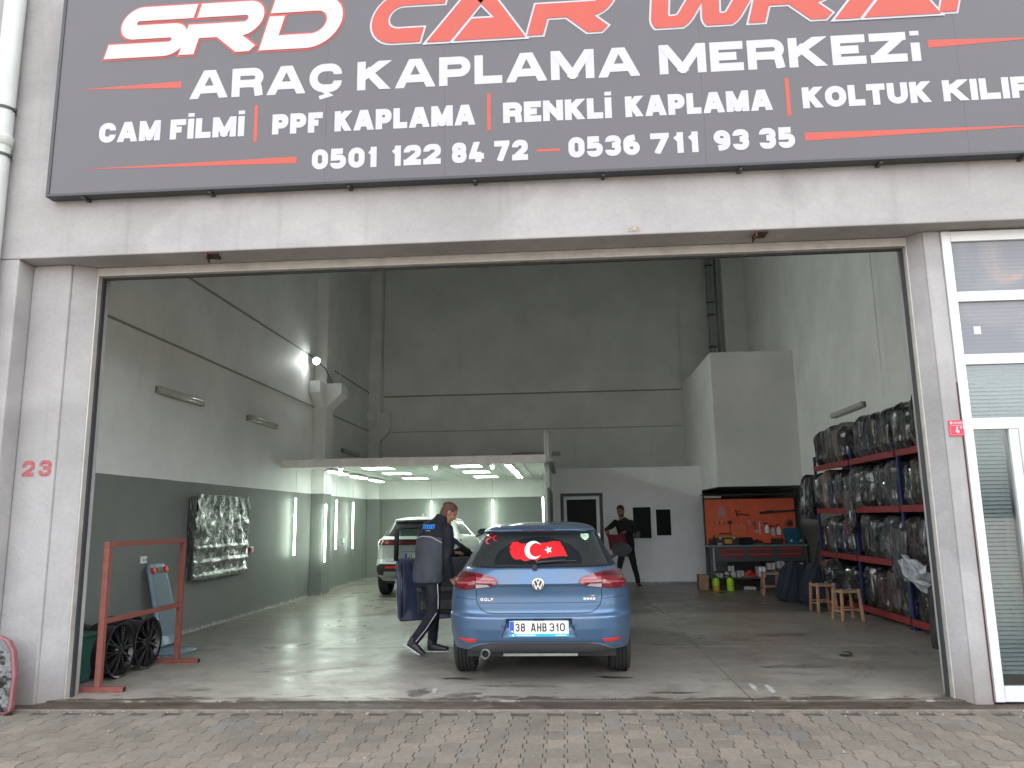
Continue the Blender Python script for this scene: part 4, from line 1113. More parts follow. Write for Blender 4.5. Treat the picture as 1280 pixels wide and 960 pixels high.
# film covered board outside, at the left
ob = thing('covered_board', 'film covered board with pink edging leaning by the outer wall', 'board', (-4.835, -.43, -.03), 0)
ob.rotation_euler = (R(-7), 0, 0)
P = [(-.5, 0), (.16, 0), (.19, .02), (.2, .06), (.19, .3), (.14, .5), (.08, .585), (.0, .62), (-.5, .64)]
MB().prism(P, lambda a, b_, t: (a, t, b_), -.03, .03).build('board', mat('pink_edge', (.2, .075, .085), .5), ob, bevel=.012)
def ofilm(u, v):
    z = .02 + .57 * v; x0 = -.48; x1 = np.interp(z, [0, .06, .3, .5, .6], [.17, .175, .165, .115, .03])
    x = x0 + (x1 - x0) * u; n1 = noise.noise((x * 14, z * 9, 3)); n2 = noise.noise((x * 35, z * 30, 7))
    e = min(1, 8 * min(1 - u, v + .02, 1 - v + .02))
    return (x, -.034 - e * (.012 + .022 * n1 + .012 * n2), z)
MB().grid(ofilm, 50, 50).build('film', 'film_black', ob, smooth=True)
# ================================================================== CARS
class Shell:
    """hatchback body as level outlines: W half width, YR rear, YF front, all against height z; rear bumper at y = 0"""
    def __init__(s, W, YR, YF, zs, ar=.55, af=.6, n=4.0, m=2.0, rec=None):
        s.W, s.YR, s.YF, s.zs, s.ar, s.af, s.n, s.m, s.rec = W, YR, YF, zs, ar, af, n, m, rec
    def arz(s, z): return min(s.ar, .45 * (s.YF(z) - s.YR(z)))
    def rear(s, x, z):
        u = min(abs(x) / max(s.W(z), 1e-4), 1.0)
        y = s.YR(z) + s.arz(z) * (1 - max(0, 1 - u ** s.n) ** (1 / s.m))
        return y + (s.rec(x, z) if s.rec else 0)
    def side(s, y, z):
        a = s.arz(z); y0 = s.YR(z)
        if y < y0 + a: t = 1 - (y - y0) / a; return s.W(z) * max(0, 1 - max(0, min(1, t)) ** s.m) ** (1 / s.n)
        yf = s.YF(z)
        if y > yf - s.af: t = min(1, (y - yf + s.af) / s.af); return s.W(z) * max(0, 1 - t ** 2.2) ** (1 / 3.0)
        return s.W(z)
    def ring(s, z, nr=90, ns=46, nf=24):
        w = s.W(z); P = []
        for i in range(nr + 1):
            u = math.sin((i / nr - .5) * math.pi); u = math.copysign(abs(u) ** .9, u)
            P.append((u * w, s.rear(u * w, z), z))
        y0 = s.YR(z) + s.arz(z); y1 = max(s.YF(z) - s.af, y0 + .02)
        for i in range(1, ns): P.append((w, y0 + (y1 - y0) * i / ns, z))
        af = s.YF(z) - y1
        for i in range(nf + 1):
            u = math.cos(i / nf * math.pi)
            P.append((u * w, y1 + af * max(0, 1 - abs(u) ** 3.0) ** (1 / 2.2), z))
        for i in range(1, ns): P.append((-w, y1 + (y0 - y1) * i / ns, z))
        return P
    def mesh(s, name, mats, arches, ra):
        mb = MB(); n = None
        for z in s.zs:
            P = s.ring(z); n = len(P); mb.v += P
        for j in range(len(s.zs) - 1):
            for i in range(n):
                mb.f.append((j * n + i, j * n + (i + 1) % n, (j + 1) * n + (i + 1) % n, (j + 1) * n + i)); mb.mi.append(0)
        mb.f.append(tuple(range(n))[::-1]); mb.mi.append(0)
        mb.f.append(tuple(range((len(s.zs) - 1) * n, len(s.zs) * n))); mb.mi.append(0)
        me = mb.mesh(name, mats, True)
        o = obj('tmp', me)
        cut = MB()
        for y in arches:
            for sx in (-1, 1): cut.cyl((sx * .62, y, .32), (sx * 1.3, y, .32), ra, seg=40)
        c = cut.build('tmpc', mats)
        md = o.modifiers.new('b', 'BOOLEAN'); md.object = c; md.operation = 'DIFFERENCE'; md.solver = 'EXACT'
        dg = bpy.context.evaluated_depsgraph_get()
        me2 = bpy.data.meshes.new_from_object(o.evaluated_get(dg), depsgraph=dg)
        bpy.data.objects.remove(o); bpy.data.objects.remove(c)
        me2.name = name
        me2.set_sharp_from_angle(angle=R(32))
        return me2

def patch(name, poly, fn, m, parent, step=.025, off=.003, depth=.012, cuts=True):
    """polygon in the (a,b) plane wrapped on the surface fn(a,b)->(point, outward normal dir), standing off by off, with a rim"""
    bm = bmesh.new()
    vs = [bm.verts.new((a, b_, 0)) for a, b_ in poly]
    f = bm.faces.new(vs)
    if f.normal.z < 0: f.normal_flip()
    for ax in (0, 1):
        lo = min(p[ax] for p in poly); hi = max(p[ax] for p in poly)
        k = int((hi - lo) / step)
        for i in range(1, k + 1):
            co = [0, 0, 0]; no = [0, 0, 0]; co[ax] = lo + (hi - lo) * i / (k + 1); no[ax] = 1
            bmesh.ops.bisect_plane(bm, geom=bm.verts[:] + bm.edges[:] + bm.faces[:], plane_co=co, plane_no=no)
    ext = bmesh.ops.extrude_face_region(bm, geom=[e for e in bm.edges if e.is_boundary] + [])['geom'] if False else None
    bnd = [e for e in bm.edges if e.is_boundary]
    r = bmesh.ops.extrude_edge_only(bm, edges=bnd)
    low = set(v for v in r['geom'] if isinstance(v, bmesh.types.BMVert))
    for v in bm.verts:
        p, nrm = fn(v.co.x, v.co.y)
        o_ = off - depth if v in low else off
        v.co = Vector(p) + Vector(nrm) * o_
    bmesh.ops.recalc_face_normals(bm, faces=bm.faces)
    me = bpy.data.meshes.new(name); bm.to_mesh(me); bm.free()
    me.materials.append(M_(m))
    me.polygons.foreach_set('use_smooth', [True] * len(me.polygons))
    me.set_sharp_from_angle(angle=R(40))
    return obj(name, me, parent)

def rearfn(sh):
    def f(x, z):
        e = .012
        y = sh.rear(x, z)
        dx = (sh.rear(x + e, z) - sh.rear(x - e, z)) / (2 * e); dz = (sh.rear(x, z + e) - sh.rear(x, z - e)) / (2 * e)
        n = Vector((dx, -1, dz)).normalized()
        return (x, y, z), n
    return f
def sidefn(sh, s):
    def f(y, z):
        e = .02
        x = sh.side(y, z); dz = (sh.side(y, z + e) - sh.side(y, z - e)) / (2 * e); dy = (sh.side(y + e, z) - sh.side(y - e, z)) / (2 * e)
        return (s * x, y, z), Vector((s, -dy, -dz)).normalized()
    return f
def ribbon(path, t): return [list(pl) for pl in stroke_polys(path, t, ext=0)]
def seam(name, path, t, fn, m, parent, off=.0012):
    mb = MB()
    pts = []
    for i in range(len(path) - 1):
        a = Vector(path[i][:2]); b_ = Vector(path[i + 1][:2]); k = max(1, int((b_ - a).length / .02))
        pts += [tuple(a + (b_ - a) * (j / k)) for j in range(k)]
    pts.append(tuple(path[-1][:2]))
    for poly in stroke_polys(pts, t, ext=0):
        q = []
        for a, b_ in poly:
            p, nn = fn(a, b_); q.append(tuple(Vector(p) + nn * off))
        mb.add(q, [(0, 1, 2, 3)])
    return mb.build(name, m, parent, fix=False)
def surf_text(name, s, x0, x1, z, H, t, fn, m, parent, off=.003, **k):
    mb = MB(); text(mb, s, x0, x1, z, H, t, lambda a, b_, l: tuple(Vector(fn(a, b_)[0]) + fn(a, b_)[1] * (off + l)), **k)
    return mb.build(name, m, parent, fix=False)

def wheel(parent, x, y, r, w, s, rimm='galvanised'):
    t = obj('wheel', None, parent, (x, y, r))
    pr = [(r - .10, -w / 2 + .01), (r - .04, -w / 2), (r - .012, -w / 2 + .012), (r, -w / 2 + .035)]
    g_ = []
    for k in range(4):
        c0 = -w / 2 + .035 + (w - .07) * (k + .5) / 4
        g_ += [(r, c0 - .012), (r - .008, c0 - .009), (r - .008, c0 + .009 - .004), (r, c0 + .012 - .004)] if False else [(r, c0 - .016), (r, c0 - .004), (r - .009, c0 - .002), (r - .009, c0 + .006), (r, c0 + .008)]
    pr += g_ + [(r, w / 2 - .035), (r - .012, w / 2 - .012), (r - .04, w / 2), (r - .10, w / 2 - .01)]
    MB().lathe(pr, 56, 'x').build('tyre', 'tyre_rubber', t, smooth=True, auto=True)
    rm = MB(); rr = r - .10
    rm.lathe([(rr, -w / 2 + .01), (rr - .02, -w / 2 + .03), (rr - .03, w / 2 - .03), (rr, w / 2 - .01)], 40, 'x')
    rm.lathe([(0, s * .03), (rr - .02, s * .03)], 40, 'x')
    for k in range(5):
        a = 2 * math.pi * k / 5
        rm.bar((s * (w / 2 - .03), 0, 0), (s * (w / 2 - .02), rr * math.cos(a), rr * math.sin(a)), .05, .03, up=(1, 0, 0))
    rm.build('rim', rimm, t, bevel=.003)
    return t

# ---------------------------------------------------------------- blue hatchback
def smoothstep(a, b_, x):
    t = max(0, min(1, (x - a) / (b_ - a))); return t * t * (3 - 2 * t)
GX, GY = -0.272, 0.42
Wg = smooth_prof([(.17, .79), (.22, .81), (.30, .845), (.45, .872), (.60, .882), (.72, .88), (.82, .868), (.88, .855), (.94, .826), (1.0, .785), (1.05, .752), (1.2, .672), (1.34, .594), (1.38, .575), (1.41, .55), (1.435, .51), (1.455, .44), (1.468, .33), (1.474, .2)], .012)
YRg = smooth_prof([(.17, .80), (.25, .66), (.283, .16), (.292, .09), (.33, .055), (.385, .04), (.40, .022), (.50, .0), (.60, -.004), (.615, .0), (.63, .035), (.655, .05), (.70, .05), (.80, .052), (.885, .035), (.905, .018), (.93, .03), (1.0, .07), (1.045, .10), (1.06, .135), (1.36, .40), (1.372, .39), (1.38, .30), (1.40, .295), (1.42, .36), (1.44, .55), (1.456, .80), (1.468, 1.15), (1.474, 1.5)], .007)
YFg = smooth_prof([(.17, 4.2), (.3, 4.36), (.6, 4.38), (.75, 4.28), (.86, 4.05), (.95, 3.65), (1.02, 3.3), (1.1, 3.12), (1.38, 2.55), (1.43, 2.35), (1.456, 2.15), (1.468, 1.95), (1.474, 1.8)], .012)
def recg(x, z):
    # trapezoid number plate recess, deepest at its top edge
    if z < .425 or z > .60: return 0
    k = (z - .43) / .155; hw = .345 - .065 * max(0, min(1, k))
    return .045 * max(0, min(1, k)) * smoothstep(hw + .012, hw - .012, abs(x)) * smoothstep(.60, .588, z)
zs = list(np.linspace(.17, .42, 14)) + list(np.linspace(.43, .66, 30)) + list(np.linspace(.68, .86, 8)) + list(np.linspace(.87, 1.07, 22)) + list(np.linspace(1.09, 1.35, 14)) + list(np.linspace(1.357, 1.474, 26))
SH = Shell(Wg, YRg, YFg, [float(z) for z in zs], .5, .6, 4.2, 2.0, recg)
SHg = SH
car = thing('hatchback_car', 'metallic blue hatchback seen from behind, driver door open, flag map sticker on the rear window', 'car', (GX, GY, 0))
obj('body', SH.mesh('body', 'paint_blue', (.83, 3.5), .345), car)
F = rearfn(SH)
# rear window, pillar gloss, spoiler trims
patch('rear_window', [(-.655, 1.062), (.655, 1.062), (.60, 1.20), (.535, 1.352), (.50, 1.366), (-.50, 1.366), (-.535, 1.352), (-.60, 1.20)], F, 'car_glass', car, off=.004)
patch('brake_lamp', [(-.165, 1.383), (.165, 1.383), (.16, 1.396), (-.16, 1.396)], F, 'lens_dark', car, off=.004)
for s in (-1, 1):
    P = [(s * .665, 1.06), (s * .735, 1.06), (s * .585, 1.365), (s * .55, 1.36)]
    patch('pillar_trim', P if s > 0 else P[::-1], F, 'gap_black', car, off=.0025)
# sculpted crease, tailgate gap
seam('tailgate_gap', [(-.585, .852), (-.585, .77), (-.57, .72), (-.535, .675), (-.48, .648), (-.40, .642), (.40, .642), (.48, .648), (.535, .675), (.57, .72), (.585, .77), (.585, .852)], .007, F, 'gap_black', car)
seam('bumper_gap', [(-.60, .765), (-.70, .772), (-.80, .775)], .005, F, 'gap_black', car); seam('bumper_gap', [(.60, .765), (.70, .772), (.80, .775)], .005, F, 'gap_black', car)
seam('bumper_gap', [(-.56, .735), (.56, .735)], .0045, F, 'gap_black', car)
seam('window_gap', [(-.75, 1.055), (.75, 1.055)], .012, F, 'gap_black', car)
seam('recess_shade', [(-.345, .43), (-.285, .588), (.285, .588), (.345, .43)], .008, F, mat('shade_blue', (.02, .05, .11), .4, metal=.3, coat=.5), car)  # dark blue strip paints the shade along the plate recess
# lamps
for s in (-1, 1):
    def mk(P): return [(s * a, b_) for a, b_ in (P if s > 0 else P[::-1])]
    out = mk([(.592, .868), (.66, .855), (.72, .853), (.79, .858), (.812, .86), (.80, .96), (.785, 1.0), (.72, 1.012), (.60, 1.005), (.592, 1.003)])
    inn = mk([(.372, .922), (.40, .902), (.45, .888), (.52, .876), (.585, .868), (.585, 1.0), (.49, .985), (.43, .972), (.39, .95)])
    l1 = patch('tail_lamp', out, F, 'lens_red', car, off=.012, depth=.02); l2 = patch('tail_lamp', inn, F, 'lens_red', car, off=.012, depth=.02)
    patch('lamp_band', mk([(.40, .915), (.585, .915), (.585, .925), (.392, .925)]), F, 'lens_pink', l2, off=.0135, depth=.003)
    patch('lamp_band', mk([(.592, .913), (.80, .90), (.802, .91), (.592, .923)]), F, 'lens_pink', l1, off=.0135, depth=.003)
    patch('reversing_lens', mk([(.45, .893), (.52, .880), (.582, .872), (.582, .905), (.48, .905)]), F, 'lens_clear', l2, off=.0135, depth=.003)
    patch('lamp_top', mk([(.60, .965), (.79, .955), (.775, .995), (.60, .995)]), F, 'lens_dark', l1, off=.0135, depth=.003)
    patch('lamp_inlay', mk([(.42, .95), (.582, .962), (.582, .94), (.40, .935)]), F, 'lens_pink', l2, off=.0132, depth=.003)  # pink strip of lens inside the inner lamp
    patch('reflector', mk([(.58, .412), (.60, .385), (.66, .378), (.70, .382), (.76, .412)]), F, 'reflector_red', car, off=.004)
# diffuser
patch('diffuser', [(-.66, .30), (.66, .30), (.68, .312), (.56, .362), (.45, .384), (-.45, .384), (-.56, .362), (-.68, .312)], F, 'dark_grey_plastic', car, off=.006)
seam('diffuser_edge', [(-.68, .318), (-.56, .368), (-.45, .390), (.45, .390), (.56, .368), (.68, .318)], .010, F, mat('edge_grey', (.16, .17, .18), .4), car, off=.008)
MB().box(-.35, .35, .22, .30, .235, .262).build('underbody_panel', 'pipe_plastic', car, bevel=.004)
MB().box(-.72, .72, .5, 4.0, .19, .26).build('underbody', 'black_plastic', car)
MB().bar((-.7, .83, .3), (.7, .83, .3), .08).build('rear_axle', 'black_plastic', car)
MB().lathe([(.034, .0), (.034, .2), (.040, .2), (.042, .0), (.038, -.006), (.034, .0)], 24, 'y', (-.50, .03, .285)).build('exhaust_pipe', 'galvanised', car, smooth=True, auto=True)
MB().cyl((-.50, .10, .285), (-.50, .105, .285), .033, seg=20).build('exhaust_bore', 'gap_black', car)
# number plate
pl = MB().box(-.27, .27, -.006, .004, -.056, .056).build('number_plate', 'plate_white', car, bevel=.003, loc=(0, .006, .523))
MB().box(-.268, -.228, -.0085, -.0065, -.054, .054).build('plate_band', 'plate_blue', pl)
tx = MB(); PP = front(-.0082)
EP = ('plate_character', 'plate_text', pl); text(tx, '38', -.215, -.128, -.036, .074, .0125, PP, gap=.16, each=EP); text(tx, 'AHB', -.075, .07, -.036, .074, .0125, PP, gap=.12, each=EP); text(tx, '310', .095, .238, -.036, .074, .0125, PP, gap=.14, each=EP)
tx = MB(); text(tx, 'TR', -.260, -.236, -.045, .018, .004, front(-.0095)); tx.build('country_code', 'plate_white', pl, fix=False)
MB().box(-.272, .272, -.010, .004, -.080, -.057).build('plate_holder', 'plate_cyan', pl, bevel=.002)
tx = MB()
for k in range(16): tx.box(-.205 + k * .011, -.198 + k * .011, -.0115, -.0103, -.074, -.062)
tx.box(-.245, -.228, -.0115, -.0103, -.075, -.061); tx.box(.15, .25, -.0115, -.0103, -.072, -.066)
tx.build('holder_print', 'plate_white', pl)
MB().box(-.05, .05, -.005, .006, .062, .072).build('plate_lamp', 'gap_black', pl)
# badge
p0, n0 = F(0, .907)
bdg = MB().lathe([(0, 0), (.052, 0), (.055, -.006), (.055, -.010), (.048, -.012), (.046, -.008), (0, -.008)], 36, 'y').build('badge', 'chrome', car, smooth=True, auto=True, loc=(0, p0[1] - .003, .905))
MB().cyl((0, -.0085, 0), (0, -.0095, 0), .045, seg=36).build('badge_field', mat('badge_dark', (.02, .03, .05), .2, coat=.5), bdg)
vw = MB()
for k, path in enumerate([[(-.020, .042), (0, .006), (.020, .042)], [(-.040, .018), (-.018, -.038), (0, -.004), (.018, -.038), (.040, .018)]]):
    for j, poly in enumerate(stroke_polys(path, .0095, ext=0)):
        vw.prism(poly, lambda a, b_, t: (a, t, b_), -.0125 - j * .0001, -.0095)
vw.build('emblem', 'chrome', bdg)
surf_text('model_lettering', 'GOLF', -.545, -.42, .755, .026, .0065, F, 'chrome', car, off=.005, gap=.25, wide=1.3)
surf_text('engine_lettering', 'TDI', .46, .525, .79, .021, .005, F, 'chrome', car, off=.005, gap=.2, wide=1.3)
for k in range(4): MB().box(.415 + k * .028, .438 + k * .028, 0, .003, 0, .02).build('badge_block', 'chrome', car, loc=(0, F(.45, .765)[0][1] - .006, .758))
# sticker: map outline in flag colours with crescent and star
mp = [(-.255, 1.278), (-.205, 1.284), (-.180, 1.268), (-.165, 1.262), (-.10, 1.266), (-.06, 1.258), (.0, 1.262), (.06, 1.268), (.10, 1.276), (.155, 1.284), (.205, 1.279), (.218, 1.262), (.225, 1.24), (.243, 1.232), (.25, 1.205), (.262, 1.18), (.278, 1.152), (.27, 1.143), (.20, 1.146), (.14, 1.14), (.10, 1.138), (.06, 1.128), (.02, 1.13), (-.0, 1.115), (-.02, 1.105), (-.035, 1.118), (-.06, 1.122), (-.10, 1.108), (-.14, 1.108), (-.17, 1.122), (-.20, 1.118), (-.23, 1.126), (-.25, 1.142), (-.262, 1.165), (-.275, 1.19), (-.268, 1.21), (-.278, 1.235), (-.262, 1.258)]
mp2 = []
for i in range(len(mp)):
    a = Vector(mp[i]); b_ = Vector(mp[(i + 1) % len(mp)]); mp2.append(tuple(a)); mp2.append(tuple((a + b_) / 2 + Vector((random.uniform(-.004, .004), random.uniform(-.004, .004)))))
fs = patch('map_sticker', mp2[::-1], F, 'flag_red', car, off=.0055, depth=.001)
cres = []
for k in range(25): a = R(40 + 280 * k / 24); cres.append((-.048 + .083 * math.cos(a), 1.203 + .083 * math.sin(a)))
for k in range(25): a = R(318 - 276 * k / 24); cres.append((-.022 + .063 * math.cos(a), 1.203 + .063 * math.sin(a)))
patch('crescent', cres, F, 'flag_white', fs, off=.0068, depth=.0008, step=.03)
star = [(.098 + (.038 if k % 2 == 0 else .016) * math.cos(R(180 + 36 * k)), 1.202 + (.038 if k % 2 == 0 else .016) * math.sin(R(180 + 36 * k))) for k in range(10)]
patch('star', star, F, 'flag_white', fs, off=.0068, depth=.0008, step=.05)
for cx_, cz in ((-.475, 1.345), (-.425, 1.318), (-.50, 1.288)):
    c_ = [(cx_ + .028 * math.cos(R(60 + 240 * k / 14)), cz + .028 * math.sin(R(60 + 240 * k / 14))) for k in range(15)] + [(cx_ + .008 + .02 * math.cos(R(295 - 230 * k / 14)), cz + .02 * math.sin(R(295 - 230 * k / 14))) for k in range(15)]
    patch('crescent_sticker', c_, F, 'flag_red', car, off=.0055, depth=.0008, step=.03)
patch('shield_sticker', [(.41, 1.345), (.45, 1.352), (.49, 1.345), (.492, 1.315), (.475, 1.295), (.455, 1.285), (.43, 1.30), (.412, 1.318)][::-1], F, 'sticker_green', car, off=.0055, depth=.0008)
patch('clear_patch', [(.42 * math.cos(R(a)) * (1 if math.sin(R(a)) > 0 else .98), 1.085 + .24 * max(0, math.sin(R(a))) - .012 * (math.sin(R(a)) < 0)) for a in range(0, 360, 8)], F, mat('glass_deep', (.012, .014, .015), .07, var=0), car, off=.0045, depth=.0005)
# wiper
p1 = F(-.02, 1.075); p2 = F(.26, 1.10)
MB().tube([Vector(p1[0]) + p1[1] * .03, Vector(p2[0]) + p2[1] * .02], [.014, .006], 8).tube([Vector(F(.02, 1.088)[0]) + p1[1] * .012, Vector(F(.36, 1.098)[0]) + p2[1] * .012], .006, 6).build('rear_wiper', 'black_plastic', car)
MB().cyl((-.03, .12, 1.06), (-.03, .07, 1.055), .025, seg=14).build('wiper_hub', 'black_plastic', car, bevel=.004)
# side windows, mirrors, door gap, wheels
for s in (-1, 1):
    S = sidefn(SH, s)
    P = [(1.0, 1.09), (3.02, 1.06), (2.5, 1.36), (1.3, 1.385), (1.02, 1.33)]
    patch('side_window', P if s > 0 else P[::-1], S, 'car_glass', car, step=.08)
    seam('door_gap', [(1.35, .40), (1.2, .7), (1.3, 1.05), (1.25, 1.36)], .006, S, 'gap_black', car)
    seam('door_gap', [(2.15, .36), (2.15, 1.36)], .006, S, 'gap_black', car); seam('waist_crease', [(.75, .89), (3.6, .86)], .012, S, 'paint_blue_shaded', car)  # waist crease is a strip of shaded blue on the smooth side
    seam('window_trim', [(1.0, 1.075), (3.0, 1.05)], .014, S, 'chrome', car)
    for y in (.83, 3.5):
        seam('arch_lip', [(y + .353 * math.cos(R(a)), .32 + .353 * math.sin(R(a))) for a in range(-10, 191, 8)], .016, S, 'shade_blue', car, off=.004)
        wheel(car, s * .765, y, .318, .205, s)
def mirror(parent, s, loc, body='paint_blue', base='black_plastic'):
    m_ = obj('door_mirror', None, parent, loc)
    def shell(u, v):
        a = u * 2 * math.pi; t = v * math.pi / 2
        rx, rz, ry = .125, .085, .13
        k = math.cos(t) ** .55; ca, sa = math.cos(a), math.sin(a)
        return (s * .02 + rx * k * math.copysign(abs(ca) ** .8, ca), ry * math.sin(t), rz * k * math.copysign(abs(sa) ** .75, sa) * (1 + .12 * ca * s))
    MB().grid(shell, 36, 10).build('housing', body, m_, smooth=True)
    MB().lathe([(0, .006), (.92, .006), (1.0, -.004), (1.0, .01)], 36, 'y').build('rim', base, m_, smooth=True)
    o = m_.children[-1]; o.scale = (.126, 1, .086)
    o = MB().lathe([(0, 0), (1, 0)], 32, 'y').build('mirror_glass', mat('mirror_glass', (.012, .014, .016), .03, metal=1.0, var=0), m_); o.scale = (.108, 1, .070); o.location = (s * .02, -.006, 0)
    MB().hexa([(-s * .08, .02, -.09), (-s * .22, .02, -.14), (-s * .22, .10, -.14), (-s * .08, .10, -.09), (-s * .06, .02, -.05), (-s * .2, .02, -.08), (-s * .2, .10, -.08), (-s * .06, .10, -.05)]).build('stalk', base, m_, bevel=.01)
    return m_
mirror(car, 1, (.97, 2.75, 1.10), 'black_plastic')
# black patch painted for the dark inside the driver door aperture; open door
S = sidefn(SH, -1)
patch('opening_shade', [(2.14, .34), (2.16, 1.35), (2.5, 1.34), (3.0, 1.06), (3.05, .75), (3.02, .34)], S, 'gap_black', car, step=.06, off=.006)
dd = obj('front_door', None, car, (-.90, 2.98, 0), (0, 0, 0))
ang = R(180 + 17)
dd.rotation_euler = (0, 0, ang)     # local +x runs from the hinge to the trailing edge, local +y faces the rear (inside of the door)
DP = [(0, .30), (.03, .27), (1.00, .25), (1.03, .30), (1.05, .60), (1.06, 1.0), (0, 1.0)]
MB().prism(DP, lambda a, b_, t: (a, t, b_), -.075, .03).build('skin', 'paint_blue_shaded', dd, bevel=.014)
MB().prism([(.05, .34), (.78, .33), (.80, .62), (.86, .99), (.02, .99)], lambda a, b_, t: (a, t, b_), .031, .055).build('inner_trim', 'black_plastic', dd, bevel=.012)
MB().box(.15, .8, .056, .10, .60, .66).box(.1, .75, .056, .09, .38, .50).build('armrest', 'dark_grey_plastic', dd, bevel=.015)
MB().tube([(.96, .06, .36), (.93, .062, .62), (.97, .062, .95)], .010).build('door_seal', 'rubber_seal', dd)
MB().tube([(.985, .035, .30), (.99, .04, .6), (.995, .035, .96)], .014).build('shut_edge', 'paint_blue_shaded', dd, smooth=True)
fr_ = MB().tube([(0.0, -.03, 1.0), (.30, .0, 1.24), (.56, .03, 1.40), (.75, .045, 1.435), (1.0, .05, 1.42), (1.055, .05, 1.38), (1.06, .01, 1.0)], .03, 8)
fr_.build('window_frame', 'gap_black', dd, smooth=True)
MB().box(-.001, 1.05, -.02, .02, 1.001, 1.03).build('waist_seal', 'rubber_seal', dd)
MB().prism([(.06, 1.03), (1.03, 1.03), (1.03, 1.38), (.75, 1.41), (.56, 1.38), (.3, 1.21)], lambda a, b_, t: (a, t + (b_ - 1.0) * .08, b_), .0, .004).build('window_glass', 'clear_glass', dd)
MB().box(1.04, 1.062, -.05, .02, .66, .76).build('door_latch', 'galvanised', dd, bevel=.004)
m2 = mirror(dd, 1, (.20, -.14, 1.06), 'black_plastic'); m2.rotation_euler = (0, 0, R(180)); 

# ---------------------------------------------------------------- white crossover
HX, HY = -3.04, 8.74
Wh = smooth_prof([(.2, .80), (.28, .86), (.40, .885), (.6, .90), (.78, .895), (.95, .885), (1.05, .87), (1.13, .84), (1.2, .79), (1.35, .715), (1.48, .65), (1.53, .60), (1.56, .53), (1.585, .42), (1.60, .25)], .012)
YRh = smooth_prof([(.2, .42), (.36, .2), (.40, .10), (.44, .03), (.52, .0), (.66, .0), (.70, .03), (.74, .06), (.98, .05), (1.02, .03), (1.06, .01), (1.14, .03), (1.17, .09), (1.20, .15), (1.50, .52), (1.51, .38), (1.53, .36), (1.56, .48), (1.585, .8), (1.60, 1.3)], .008)
YFh = smooth_prof([(.2, 4.1), (.5, 4.3), (.8, 4.25), (.98, 3.9), (1.08, 3.4), (1.5, 2.6), (1.56, 2.3), (1.585, 2.1), (1.60, 1.9)], .012)
zs = list(np.linspace(.3, .5, 10)) + list(np.linspace(.52, .96, 12)) + list(np.linspace(.98, 1.2, 18)) + list(np.linspace(1.22, 1.49, 12)) + list(np.linspace(1.5, 1.60, 20))
SH = Shell(Wh, YRh, YFh, [float(z) for z in zs], .5, .6, 4.2, 2.0)
ca = thing('crossover_car', 'white crossover parked in the lit bay beyond the open blue door', 'car', (HX, HY, 0), R(-1.5))
obj('body', SH.mesh('body', 'paint_white', (.83, 3.45), .37), ca)
F = rearfn(SH)
patch('rear_window', [(-.73, 1.20), (.73, 1.20), (.60, 1.46), (.53, 1.495), (-.53, 1.495), (-.60, 1.46)], F, 'car_glass', ca, off=.005)
patch('light_bar', [(-.60, 1.03), (.60, 1.03), (.86, 1.025), (.86, 1.11), (.70, 1.13), (.4, 1.135), (-.4, 1.135), (-.70, 1.13), (-.86, 1.11), (-.86, 1.025)], F, 'lens_red', ca, off=.010, depth=.02)
patch('light_bar_inset', [(-.52, 1.075), (.52, 1.075), (.52, 1.105), (-.52, 1.105)], F, 'lens_dark', ca, off=.0125, depth=.003)
seam('light_bar_edge', [(-.86, 1.07), (.86, 1.07)], .008, F, 'lens_pink', ca, off=.013)
seam('tailgate_gap', [(-.66, 1.02), (-.68, .9), (-.66, .75), (-.58, .70), (.58, .70), (.66, .75), (.68, .9), (.66, 1.02)], .007, F, 'dark_grey_plastic', ca)
seam('plate_recess', [(-.42, .72), (-.34, .86), (-.28, .90), (.28, .90), (.34, .86), (.42, .72)], .006, F, 'dark_grey_plastic', ca)
patch('bumper_cladding', [(-.80, .43), (.80, .43), (.86, .50), (.84, .60), (.74, .655), (-.74, .655), (-.84, .60), (-.86, .50)], F, 'black_plastic', ca, off=.005)
patch('skid_plate', [(-.62, .40), (.62, .40), (.66, .44), (.64, .51), (-.64, .51), (-.66, .44)], F, 'galvanised', ca, off=.012)
for s in (-1, 1):
    P = [(.36, .575), (.62, .575), (.60, .61), (.38, .61)]
    patch('reflector', [(s * a, b_) for a, b_ in (P if s > 0 else P[::-1])], F, 'reflector_red', ca, off=.009, depth=.006)
pl = MB().box(-.26, .26, -.006, .004, -.056, .056).build('number_plate', 'plate_white', ca, bevel=.003, loc=(0.05, .045, .80))
MB().box(-.258, -.215, -.0085, -.0065, -.054, .054).build('plate_band', 'plate_blue', pl)
tx = MB(); text(tx, 'J1', -.20, -.12, -.036, .074, .0125, front(-.0082), gap=.16); tx.build('plate_number', 'plate_text', pl, fix=False)
surf_text('model_lettering', 'E', -.60, -.58, .86, .022, .005, F, 'dark_grey_plastic', ca, off=.004)
for s in (-1, 1):
    S = sidefn(SH, s)
    P = [(.85, 1.22), (3.2, 1.15), (2.75, 1.42), (2.3, 1.50), (1.2, 1.50), (.9, 1.36)]
    patch('side_window', P if s > 0 else P[::-1], S, 'car_glass', ca, step=.08)
    seam('pillar', [(2.05, 1.16), (2.0, 1.5)], .06, S, 'black_plastic', ca, off=.005); seam('window_trim', [(.85, 1.20), (3.2, 1.13)], .014, S, 'chrome', ca)
    for y in (.83, 3.45): wheel(ca, s * .785, y, .335, .215, s, 'dark_grey_plastic')
mirror(ca, 1, (1.02, 2.7, 1.22), 'paint_white'); mirror(ca, -1, (-1.02, 2.7, 1.22), 'paint_white')
